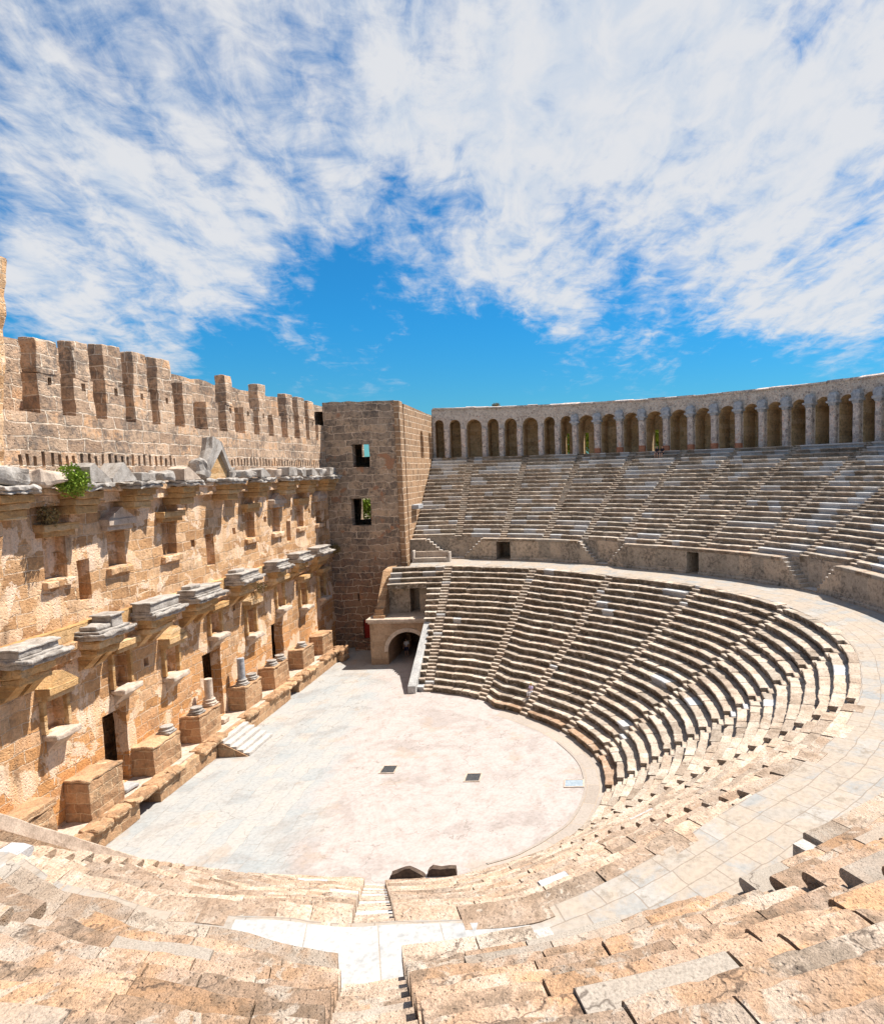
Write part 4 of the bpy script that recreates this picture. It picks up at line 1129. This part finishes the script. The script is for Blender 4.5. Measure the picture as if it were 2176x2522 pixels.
mb = MB(); mb.box(-9.95, -7.6, 11.9, 13.0, 0.0, 3.0, res=0.2, b=0.08, amp=0.14, ns=1.9); mb.build('body', M['pedestal'], o)
mb = MB(); mb.box(-9.95, -7.6, 11.85, 13.0, 3.0, 3.35, res=0.25, b=0.04, amp=0.05); mb.build('top_course', M['pedestal'], o)

def col_base(x, y, z, s=1.0):
    mb = MB()
    mb.box(x - .40 * s, x + .40 * s, y - .40 * s, y + .40 * s, z, z + .12, res=0.3, b=0.03, amp=0.02)
    mb.lathe(x, y, [(.36 * s, z + .12), (.42 * s, z + .17), (.42 * s, z + .22), (.34 * s, z + .27), (.31 * s, z + .33), (.36 * s, z + .37), (.36 * s, z + .42), (.27 * s, z + .45)], 18, amp=0.015)
    return mb
CB = [(1.35, 12.25, 2.83, 'on the slope-topped pedestal beside the near doorway'), (4.4, 12.2, 2.88, 'beside the short pale column'), (11.65, 12.2, 2.83, 'beside the tall grey column stub'), (14.95, 12.2, 2.88, 'on the left of the neat square pedestal'), (16.5, 12.25, 2.88, 'on the right of the neat square pedestal'), (20.7, 12.2, 2.83, 'on the crumbling pedestal near the far end')]
for x, y, z, lb in CB:
    tag(col_base(x, y, z).build('column_plinth', M['marble'], smooth=False), 'round moulded column base ' + lb, 'column base', 'loose column bases on the pedestals')
for x, z, h, mt, lb in ((5.95, 2.88, 1.75, 'column', 'short pale column stump in front of the middle doorway'), (10.25, 2.83, 1.95, 'capital', 'taller grey column stump right of the middle doorway')):
    o = thing('column_stump', lb, 'column', (x, 12.2, z))
    col_base(x, 12.2, z).build('base', M['marble'] if mt == 'capital' else M['column'], o)
    mb = MB(); mb.lathe(x, 12.2, [(.27, z + .45), (.255, z + .6), (.25, z + h), (.2, z + h + .02)], 20, amp=0.012)
    mb.build('shaft', M[mt], o, smooth=False)
# platform steps
o = thing('platform_steps', 'short flight of five pale stone steps against the stage platform', 'steps', (6.2, 10, 0))
mb = MB()
for k in range(5):
    mb.box(4.45, 7.75, 9.05 + k * 0.40, 11.0, k * 0.21 + .002, (k + 1) * 0.21, (0.15, .55, .8), res=0.4, b=0.025, amp=0.02, seed=k)
mb.build('treads', M['seat'], o)
mb = MB()
mb.prism([(9.1, .0), (9.5, .22), (9.9, .43), (10.3, .64), (10.7, .85), (10.98, .9), (10.98, 0)], 0, 4.36, 4.44)
mb.build('side_wall', M['pedestal'], o)
# pale block on the deck
mb = MB(); mb.box(7.0, 7.8, 11.9, 12.5, 1.125, 1.5, res=0.2, b=0.08, amp=0.08)
tag(mb.build('loose_block', M['column']), 'small pale loose block on the deck before the middle doorway', 'stone block')
mb = MB(); mb.box(-2.9, -1.9, 11.9, 12.6, 1.125, 1.4, res=0.2, b=0.08, amp=0.1)
tag(mb.build('loose_block', M['white_marble']), 'white broken slab lying before the near doorway', 'stone block')
# rubble heap at the far end of the platform
mb = MB(); rr = random.Random(8)
for k in range(9):
    x = 26.4 + rr.uniform(-.3, 1.6); y = 10.9 + rr.uniform(-.5, .7); s = rr.uniform(.2, .45)
    mb.box(x - s, x + s, y - s * .8, y + s * .8, 0.002, rr.uniform(.4, 1.3), res=0.2, b=0.15, amp=0.15, ns=2.2, seed=k)
tag(mb.build('rubble_mound', M['pedestal']), 'broken rubble masonry at the far end of the stage platform', 'rubble')

# ------------------------------------------------------------------ far tower and side wall
tower = thing('corner_tower', 'grey square corner tower with two dark window openings', 'tower', (XT + 3, 9.3, 0))
YA = 5.4
mb = MB()
wall(mb, 'x', XT, 1.0, YA + 0.55, 13.02, 0.0, 24.75, [(8.62, 10.3, 18.3, 20.55, None), (8.75, 10.72, 12.45, 15.2, None), (10.35, 10.55, 4.8, 5.55, .5), (9.45, 10.15, 0.9, 2.9, .35)], res=0.5, amp=0.05, topfn=lambda u: 0.08 * noise.noise(Vector((u * 1.3, 2, 1))))
mb.build('front_wall', M['tower'], tower)
mb = MB()
wall(mb, 'x', XT + 7.0, 0.9, YA + 0.9, 15.0, 0.0, 24.5, [(10.5, 11.6, 19.45, 22.6, None), (10.7, 12.1, 12.6, 15.2, None)], res=1.5, amp=0.03)
wall(mb, 'y', 14.0, 0.9, XT + .2, XT + 7.5, 0.0, 24.6, [], res=1.5, amp=0.03)
mb.quadp([(XT + .5, 6, 16.9), (XT + 7.5, 6, 16.9), (XT + 7.5, 14.5, 16.9), (XT + .5, 14.5, 16.9)])
mb.quadp([(XT + .5, 6, 23.9), (XT + 7.5, 6, 23.9), (XT + 7.5, 14.5, 23.9), (XT + .5, 14.5, 23.9)])
mb.build('rear_wall', M['tower'], tower)
mb = MB(); mb.box(XT - .12, XT + 1.2, YA - .02, YA + 0.53, 0.0, 24.7, res=0.5, b=0.05, amp=0.05)
mb.build('corner_strip', M['ashlar'], tower)
mb = MB(); mb.box(XT + .28, XT + .36, 9.46, 10.14, 0.92, 2.88, res=1, b=0.01, amp=0)
mb.build('door', M['red_door'], tower)
mb = MB()
for k in range(3): mb.box(XT - 1.2 + .3 * k, XT + .05, 9.1 - .1 * (3 - k), 10.4 + .1 * (3 - k), 0.3 * k + .002, 0.3 * (k + 1), res=0.4, b=.03, amp=.02)
mb.build('doorstep', M['tower'], tower)

side = thing('side_wall', 'sunlit block wall with two tall narrow windows rising beside the upper seats', 'wall', (38, YA, 8))
mb = MB()
wall(mb, 'y', YA + .0, 0.9, XT + 1.6, 46.6, 0.0, 24.55, [(39.2, 40.7, 19.2, 22.2, None), (43.4, 44.8, 19.1, 22.2, None)], res=0.6, amp=0.03, topfn=lambda u: -0.02 * (u - 33) + 0.06 * noise.noise(Vector((u * 1.3, 2, 1))))
for x0, x1 in ((39.2, 40.7), (43.4, 44.8)):
    c = (x0 + x1) / 2; r = (x1 - x0) / 2
    for sgn in (-1, 1):
        pts = [(c + sgn * r, 22.2)] + [(c + sgn * r * math.cos(math.pi / 2 * i / 6), 22.2 - r + r * math.sin(math.pi / 2 * i / 6)) for i in range(7)]
        mb.prism(pts, 1, YA + .012, YA + .85)
mb.build('wall', M['ashlar'], side)
mb = MB(); mb.box(XT + .38, XT + 1.62, YA + 0.3, YA + 1.2, 8.0, 24.4, res=0.5, b=0.04, amp=0.05)
mb.build('buttress', M['ashlar'], side)
mb = MB(); mb.box(34.0, 36.2, YA - .7, YA + .02, 13.8, 14.25, res=0.3, b=0.05, amp=0.04)
mb.build('ledge_block', M['capital'], side)

# ------------------------------------------------------------------ vaulted passage, terrace, balustrade
XF = 24.6
pas = thing('vaulted_passage', 'small arched passage building with a flat terrace roof beside the seats', 'gatehouse', (XF, 4.5, 0))
mb = MB()
yc, ra, sp, n = 4.02, 1.82, 1.22, 14
yl, yr, zt = 7.45, 1.45, 3.86
arc = [(yc + ra * math.cos(math.pi * i / n), sp + ra * math.sin(math.pi * i / n)) for i in range(n + 1)]
def q4(m, pts, t=(0.4, 0, .5)): m.quadp(pts, t)
for (y0, z0), (y1, z1) in zip(arc, arc[1:]):
    q4(mb, [(XF, y0, z0), (XF, y1, z1), (XF, y1, zt), (XF, y0, zt)])
q4(mb, [(XF, yl, 0), (XF, arc[0][0], 0), (XF, arc[0][0], zt), (XF, yl, zt)])
q4(mb, [(XF, arc[-1][0], 0), (XF, yr, 0), (XF, yr, zt), (XF, arc[-1][0], zt)])
q4(mb, [(XF, yl, 0), (XF, yl, zt), (XT, yl, zt), (XT, yl, 0)])
q4(mb, [(XF, yr, 0), (XF, yr, zt), (XT, yr, zt), (XT, yr, 0)])
mb.build('facade', M['passage'], pas)
mb = MB()
full = [(arc[0][0], 0)] + arc + [(arc[-1][0], 0)]
for (y0, z0), (y1, z1) in zip(full, full[1:]):
    q4(mb, [(XF, y0, z0), (XF + 8, y0, z0), (XF + 8, y1, z1), (XF, y1, z1)])
q4(mb, [(XF + 8, arc[0][0], 0), (XF + 8, arc[-1][0], 0), (XF + 8, arc[-1][0], 3.1), (XF + 8, arc[0][0], 3.1)])
mb.build('vault', M['passage'], pas)
mb = MB()   # voussoir ring
arc2 = [(yc + (ra + .36) * math.cos(math.pi * i / n), sp + (ra + .36) * math.sin(math.pi * i / n)) for i in range(n + 1)]
for i in range(n):
    q4(mb, [(XF - .07, *arc[i]), (XF - .07, *arc[i + 1]), (XF - .07, *arc2[i + 1]), (XF - .07, *arc2[i])])
    q4(mb, [(XF - .07, *arc2[i]), (XF - .07, *arc2[i + 1]), (XF, *arc2[i + 1]), (XF, *arc2[i])])
    q4(mb, [(XF - .07, *arc[i]), (XF - .07, *arc[i + 1]), (XF, *arc[i + 1]), (XF, *arc[i])])
mb.build('arch_ring', M['column'], pas)
mb = MB()
mb.box(XF - .16, XT, yr, yl + .12, 3.86, 4.0, res=0.5, b=.03, amp=.02)
mb.box(XF - .34, XT, yr, yl + .26, 4.01, 4.30, res=0.5, b=.05, amp=.03)
mb.build('cornice', M['column'], pas)
# terrace back wall with a door, carrying the top seats
mb = MB()
wall(mb, 'x', 27.15, 0.9, 1.75, 6.3, 4.2, 7.28, [(3.35, 4.25, 4.3, 6.75, None)], res=0.5, amp=0.02)
q4(mb, [(28.9, 3.3, 4.2), (28.9, 4.3, 4.2), (28.9, 4.3, 7), (28.9, 3.3, 7)])
q4(mb, [(28, 3.3, 4.2), (28.95, 3.3, 4.2), (28.95, 3.3, 7), (28, 3.3, 7)])
q4(mb, [(28, 4.3, 4.2), (28.95, 4.3, 4.2), (28.95, 4.3, 7), (28, 4.3, 7)])
q4(mb, [(28, 3.3, 6.9), (28.95, 3.3, 6.9), (28.95, 4.3, 6.9), (28, 4.3, 6.9)])
mb.build('terrace_wall', M['podium'], pas)
mb = MB()
mb.prism([(25.0, 4.28), (25.0, 5.1), (25.45, 5.12), (28.2, 8.25), (XT, 8.45), (XT, 4.28)], 1, 6.25, 7.0, n=2, amp=0.03)
mb.prism([(24.75, 4.29), (24.75, 4.55), (25.8, 4.55), (25.8, 4.29)], 1, 6.1, 7.12)
mb.build('sloped_parapet', M['pedestal'], pas)
# balustrades
bal = thing('balustrade', 'sloping pale marble balustrade beside the far end of the lower seats', 'balustrade', (19, 1.6, 0))
def sh(x, y, z): return (x, y, z + max(0.0, (x - 16.1)) * 0.585)
mb = MB(); mb.box(16.05, 22.7, 1.28, 1.92, -0.2, 0.62, (0.1, .8, .6), res=0.5, b=.04, amp=.02, shear=sh)
mb.build('slab', M['white_marble'], bal)
mb = MB(); mb.prism([(16.3, 0), (24.6, 0), (24.6, 4.6), (16.3, 0.0)], 1, 1.42, 1.86); mb.build('side_wall', M['passage'], bal)
bal2 = thing('balustrade', 'white sloping edge of the near end of the lower seats by the platform', 'balustrade', (-14, 5, 0))
def sh2(x, y, z): return (x, y, z + max(0.0, (-9.2 - x)) * 0.83)
mb = MB(); mb.box(-20.5, -9.0, 4.85, 5.12, -0.3, 0.45, (0.1, .8, .6), res=0.4, b=.05, amp=.05, shear=sh2)
mb.build('slab', M['column'], bal2)
mb = MB(); mb.prism([(-9.3, 0), (-20.5, 0), (-20.5, 9.2), ], 1, 4.62, 5.1); mb.build('side_wall', M['passage'], bal2)
# stone bench on the walkway
o = thing('stone_bench', 'carved stone bench with upright ends at the far end of the walkway', 'bench', (31.2, 3.2, 8.6))
mb = MB(); mb.box(30.75, 31.5, 1.2, 4.6, 8.6, 9.05, (0.2, 0, .5), res=.3, b=.03, amp=.02); mb.build('seat', M['seat'], o)
mb = MB(); mb.box(31.35, 31.6, 1.25, 4.55, 9.0, 9.65, (0.3, 0, .6), res=.3, b=.03, amp=.02); mb.build('backrest', M['seat'], o)
for y in (1.0, 4.6):
    mb = MB(); mb.box(30.75, 31.55, y, y + .2, 8.6, 9.8 if y > 2 else 9.6, (0.2, .3, .6), res=.3, b=.05, amp=.02); mb.build('end_slab', M['seat'], o)

# ------------------------------------------------------------------ drain grates
for (x, y, w_, d_, lb, cov_) in ((2.0, -0.5, .95, .8, 'left iron drain grate in the middle of the orchestra floor', 0), (0.7, -5.75, .95, .8, 'right iron drain grate in the orchestra floor', 0), (-0.3, -11.6, .8, 1.0, 'blue-grey slate drain cover by the orchestra rim', 1)):
    o = thing('drain_cover', lb, 'drain cover', (x, y, 0), 'drain covers in the orchestra floor')
    mb = MB()
    for a0, a1, b0, b1 in ((-w_ / 2, w_ / 2, -d_ / 2 - .07, -d_ / 2), (-w_ / 2, w_ / 2, d_ / 2, d_ / 2 + .07), (-w_ / 2 - .07, -w_ / 2, -d_ / 2 - .07, d_ / 2 + .07), (w_ / 2, w_ / 2 + .07, -d_ / 2 - .07, d_ / 2 + .07)):
        mb.box(x + a0, x + a1, y + b0, y + b1, .002, .05, res=1, b=.005, amp=0)
    mb.build('frame', M['column'], o)
    mb = MB()
    if cov_: mb.box(x - w_ / 2, x + w_ / 2, y - d_ / 2, y + d_ / 2, .003, .035, res=1, b=.005, amp=0); mb.build('cover', M['bluegrey'], o)
    else:
        for k in range(7):
            yy = y - d_ / 2 + (k + .25) * d_ / 7
            mb.box(x - w_ / 2, x + w_ / 2, yy, yy + d_ / 14, .004, .045, res=1, b=.005, amp=0)
        mb.quadp([(x - w_ / 2, y - d_ / 2, .004), (x + w_ / 2, y - d_ / 2, .004), (x + w_ / 2, y + d_ / 2, .004), (x - w_ / 2, y + d_ / 2, .004)])
        mb.build('grille', M['iron'], o)

for x, poly, lb in ((-9.05, [(-3.65, 0), (-3.7, .16), (-4.0, .27), (-4.3, .42), (-4.55, .43), (-4.8, .28), (-5.1, .12), (-5.2, 0)], 'dark peaked rough stone standing at the near rim of the orchestra, left one'), (-8.95, [(-5.28, 0), (-5.32, .26), (-5.5, .36), (-5.85, .31), (-6.2, .35), (-6.5, .34), (-6.58, 0)], 'dark flat-topped rough stone standing at the near rim of the orchestra, right one')):
    mb = MB(); mb.prism([(a, b + .003) for a, b in poly], 0, x, x + .3, n=4, amp=0.05, ns=5.0)
    tag(mb.build('rough_stone', M['shade_stone']), lb, 'stone')
# ------------------------------------------------------------------ plants
def leaves(mb, c, rad, n, size, rnd, squash=1.0, droop=0.0):
    for _ in range(n):
        v = Vector((rnd.gauss(0, 1), rnd.gauss(0, 1), rnd.gauss(0, 1))).normalized() * (rnd.random() ** 0.45)
        k = 1 + 0.35 * noise.noise(v * 2.2 + Vector(c))
        p = Vector(c) + Vector((v.x * rad * k, v.y * rad * k, v.z * rad * squash * k - droop * rnd.random() * rad))
        d = Vector((rnd.gauss(0, 1), rnd.gauss(0, 1), rnd.gauss(0, .8) + .2)).normalized()
        e = d.cross(Vector((rnd.random(), rnd.random(), rnd.random()))).normalized()
        s = size * rnd.uniform(.6, 1.3)
        mb.quadp([tuple(p), tuple(p + d * s * .5 + e * s * .28), tuple(p + d * s), tuple(p + d * s * .5 - e * s * .28)])
def plant(name, lb, c, rad, n, size, cat='plant', squash=1.0, droop=0.0, mat='leaf', stem_to=None, seed=1, group=None):
    rnd = random.Random(seed)
    o = thing(name, lb, cat, stem_to or c, group)
    mb = MB(); leaves(mb, c, rad, n, size, rnd, squash, droop); mb.build('foliage', M[mat], o)
    mb = MB()
    b = Vector(stem_to or (c[0], c[1], c[2] - rad)); t = Vector(c)
    for k in range(4):
        off = Vector((rnd.uniform(-.4, .4), rnd.uniform(-.4, .4), rnd.uniform(0, .4))) * rad
        q = t + off; wv = 0.02 + rad * 0.03
        r0 = [mb.vert(b.x + wv * math.cos(a), b.y + wv * math.sin(a), b.z) for a in (0, 2.1, 4.2)]
        r1 = [mb.vert(q.x + wv * .4 * math.cos(a), q.y + wv * .4 * math.sin(a), q.z) for a in (0, 2.1, 4.2)]
        for i in range(3): mb.face([r0[i], r0[(i + 1) % 3], r1[(i + 1) % 3], r1[i]])
    mb.build('stem', M['bark'], o)
    return o
plant('cornice_bush', 'bright green bush growing on the upper cornice near the left pier', (-5.25, 11.55, 18.0), 0.66, 2200, .15, squash=.8, droop=.9, stem_to=(-4.9, 12.2, 17.7), seed=2)
plant('cornice_weed', 'dry brownish weed under the cornice slab in the middle of the lower ledge', (13.5, 12.0, 9.3), 0.5, 260, .13, mat='leaf_dry', stem_to=(13.5, 12.9, 9.4), seed=3)
plant('ledge_weed', 'dry grass tuft above the hood of the leftmost upper niche', (-5.6, 12.6, 16.1), 0.45, 300, .16, mat='leaf_dry', stem_to=(-5.6, 12.8, 15.7), seed=4, squash=1.3)
plant('window_tree', 'green tree seen through the lower tower window', (41.3, 12.2, 13.7), 1.7, 1100, .35, 'tree', stem_to=(41.3, 12.4, 8), seed=5)
for k, (a, s) in enumerate(((-13.2, 6), (-29.6, 7), (-26.2, 8), (-16.8, 9))):
    p = Vector((48.9 * math.cos(R(a)), 48.9 * math.sin(R(a)), 21.2)); q = p + (p - CAMP).normalized() * 4.2
    plant('slope_tree', ['light green tree behind the narrow opening at the arcade bend', 'yellow green tree behind the arch right of the seated pair', 'green tree behind the arch left of the seated pair', 'green tree behind the tenth arch'][k], tuple(q), 2.6, 2600, .42, 'tree', stem_to=(q.x, q.y, 15), seed=s, group='trees behind the arcade')
rnd = random.Random(19)
plant('coping_shrub', 'small grey-green shrub on top of the arcade wall near its left end', (47.0, -2.2, 25.45), 0.5, 350, .14, mat='leaf_dry', squash=.5, seed=12)
# dry tufts at the tower foot ledge
plant('ledge_shrub', 'dark dry shrub on the wall ledge beside the tower below its lower window', (30.3, 12.5, 10.2), 0.8, 500, .2, mat='leaf_dry', squash=.6, seed=13, stem_to=(30.6, 12.8, 9.9))

# ------------------------------------------------------------------ people
def skinned(name, chain, mat, parent, sub=1):
    """chain: list of polylines [(point, radius), ...] sharing end points"""
    verts, edges, rad = [], [], []
    def vid(p, r):
        for i, q in enumerate(verts):
            if (Vector(q) - Vector(p)).length < 1e-4: return i
        verts.append(tuple(p)); rad.append(r); return len(verts) - 1
    for line in chain:
        ids = [vid(p, r) for p, r in line]
        edges += list(zip(ids, ids[1:]))
    me = bpy.data.meshes.new(name)
    me.from_pydata(verts, edges, [])
    o = bpy.data.objects.new(name, me); COL.objects.link(o)
    sk = o.modifiers.new('skin', 'SKIN')
    if not me.skin_vertices: me.skin_vertices.new()
    for i, sv in enumerate(me.skin_vertices[0].data):
        sv.radius = (rad[i], rad[i]); sv.use_root = (i == 0)
    sb = o.modifiers.new('sub', 'SUBSURF'); sb.levels = sub; sb.render_levels = sub
    me.materials.append(mat)
    o.parent = parent
    return o
def person(lb, loc, face, pose, shirt, legs, hair, shoes, group=None, scale=1.0):
    o = thing('person', lb, 'person', loc, group)
    o.rotation_euler = (0, 0, R(face)); o.scale = (scale,) * 3
    # local: +x is forward, z up
    if pose == 'stand':
        hip = Vector((0, 0, .93)); knees = [Vector((.03, s * .11, .5)) for s in (1, -1)]; feet = [Vector((0.0 + s * .06, s * .12, .07)) for s in (1, -1)]
    else:
        hip = Vector((-.05, 0, .12)); knees = [Vector((.40, s * .13, .10)) for s in (1, -1)]; feet = [Vector((.44, s * .13, -.34)) for s in (1, -1)]
    ch = hip + Vector((.04 if pose == 'sit' else 0, 0, .40)); nk = ch + Vector((.02, 0, .14)); hd = nk + Vector((.03, 0, .17))
    sh = [ch + Vector((0, s * .18, .07)) for s in (1, -1)]
    if pose == 'stand': el = [ch + Vector((-.02, s * .25, -.22)) for s in (1, -1)]; ha = [ch + Vector((.08, s * .27, -.46)) for s in (1, -1)]
    else: el = [ch + Vector((.10, s * .25, -.20)) for s in (1, -1)]; ha = [ch + Vector((.32, s * .14, -.27)) for s in (1, -1)]
    lines = [[(hip, .13), (hip + Vector((0, 0, .2)), .12), (ch, .14), (nk, .055), (nk + Vector((.01, 0, .07)), .065), (hd, .095), (hd + Vector((0, 0, .08)), .07)]]
    for i in (0, 1):
        s = 1 if i == 0 else -1
        lines.append([(ch, .14), (sh[i], .06), (el[i], .042), (ha[i], .03)])
        fd = (ha[i] - el[i]).normalized()
        for f in range(4):
            st = ha[i] + fd * .06 + Vector((0, (f - 1.5) * .018, 0))
            lines.append([(ha[i], .03), (st, .011), (st + fd * (.05 + (.012 if f in (1, 2) else 0)) + Vector((0, 0, -.02)), .008)])
        lines.append([(ha[i], .03), (ha[i] + fd * .035 + Vector((.02, -s * .035, 0)), .011)])
        lines.append([(hip, .13), (hip + Vector((.02, s * .10, -.02)), .085), (knees[i], .058), (feet[i], .04), (feet[i] + Vector((.13, 0, -.035)), .035)])
    # nose and ears as small extra points
    lines.append([(hd, .095), (hd + Vector((.105, 0, -.01)), .016)])
    skinned('body', lines, M['skin'], o, 2)
    skinned('shirt', [[(hip + Vector((0, 0, -.02)), .145), (hip + Vector((0, 0, .2)), .138), (ch, .155), (ch + Vector((0, 0, .09)), .09)]] + [[(ch, .155), (sh[i], .075), (sh[i].lerp(el[i], .85), .06)] for i in (0, 1)], M[shirt], o, 2)
    skinned('trousers', [[(hip + Vector((0, 0, .04)), .148), (hip, .14)]] + [[(hip, .14), (hip + Vector((.02, s * .10, -.02)), .10), (knees[i], .072)] + ([(feet[i] + Vector((0, 0, .06)), .052)] if legs[1] else []) for i, s in ((0, 1), (1, -1))], M[legs[0]], o, 2)
    skinned('hair', [[(hd + Vector((-.035, 0, .0)), .085), (hd + Vector((-.02, 0, .075)), .092)], [(hd + Vector((-.035, 0, .0)), .085), (hd + Vector((-.06, 0, -.08)), .06)]], M[hair], o, 2)
    skinned('shoes', [[(feet[0] + Vector((-.03, 0, -.03)), .05), (feet[0] + Vector((.15, 0, -.04)), .042)], [(feet[1] + Vector((-.03, 0, -.03)), .05), (feet[1] + Vector((.15, 0, -.04)), .042)]], M[shoes], o, 2)
    return o
def on_seat(i, a, lower_=False, off=0.12):
    r = (LR0 + i * LT if lower_ else UR0 + i * UT) + off
    z = ((i + 1) * LH if lower_ else ZP + (i + 1) * UH)
    p = pol(r, a, z)
    return (p[0], p[1], p[2] + .03)
person('person in black with bare legs seated below the arcade, left of two', on_seat(19, -28.35), -28.35 + 180, 'sit', 'black_cloth', ('navy_cloth', False), 'hair', 'shoe', 'two people seated below the arcade')
person('person in dark clothes seated below the arcade, right of two', on_seat(19, -29.15), -29.15 + 176, 'sit', 'black_cloth', ('black_cloth', False), 'hair', 'black_cloth', 'two people seated below the arcade')
person('person in lilac top with fair hair seated low in the lower tier', on_seat(2, -35.2, True), -35 + 180, 'sit', 'lilac_cloth', ('white_cloth', True), 'hair_fair', 'white_cloth', scale=0.75)
person('person in white top and dark shorts standing inside the arched passage', (27.4, 4.9, 0.0), 185, 'stand', 'white_cloth', ('navy_cloth', False), 'hair', 'black_cloth')
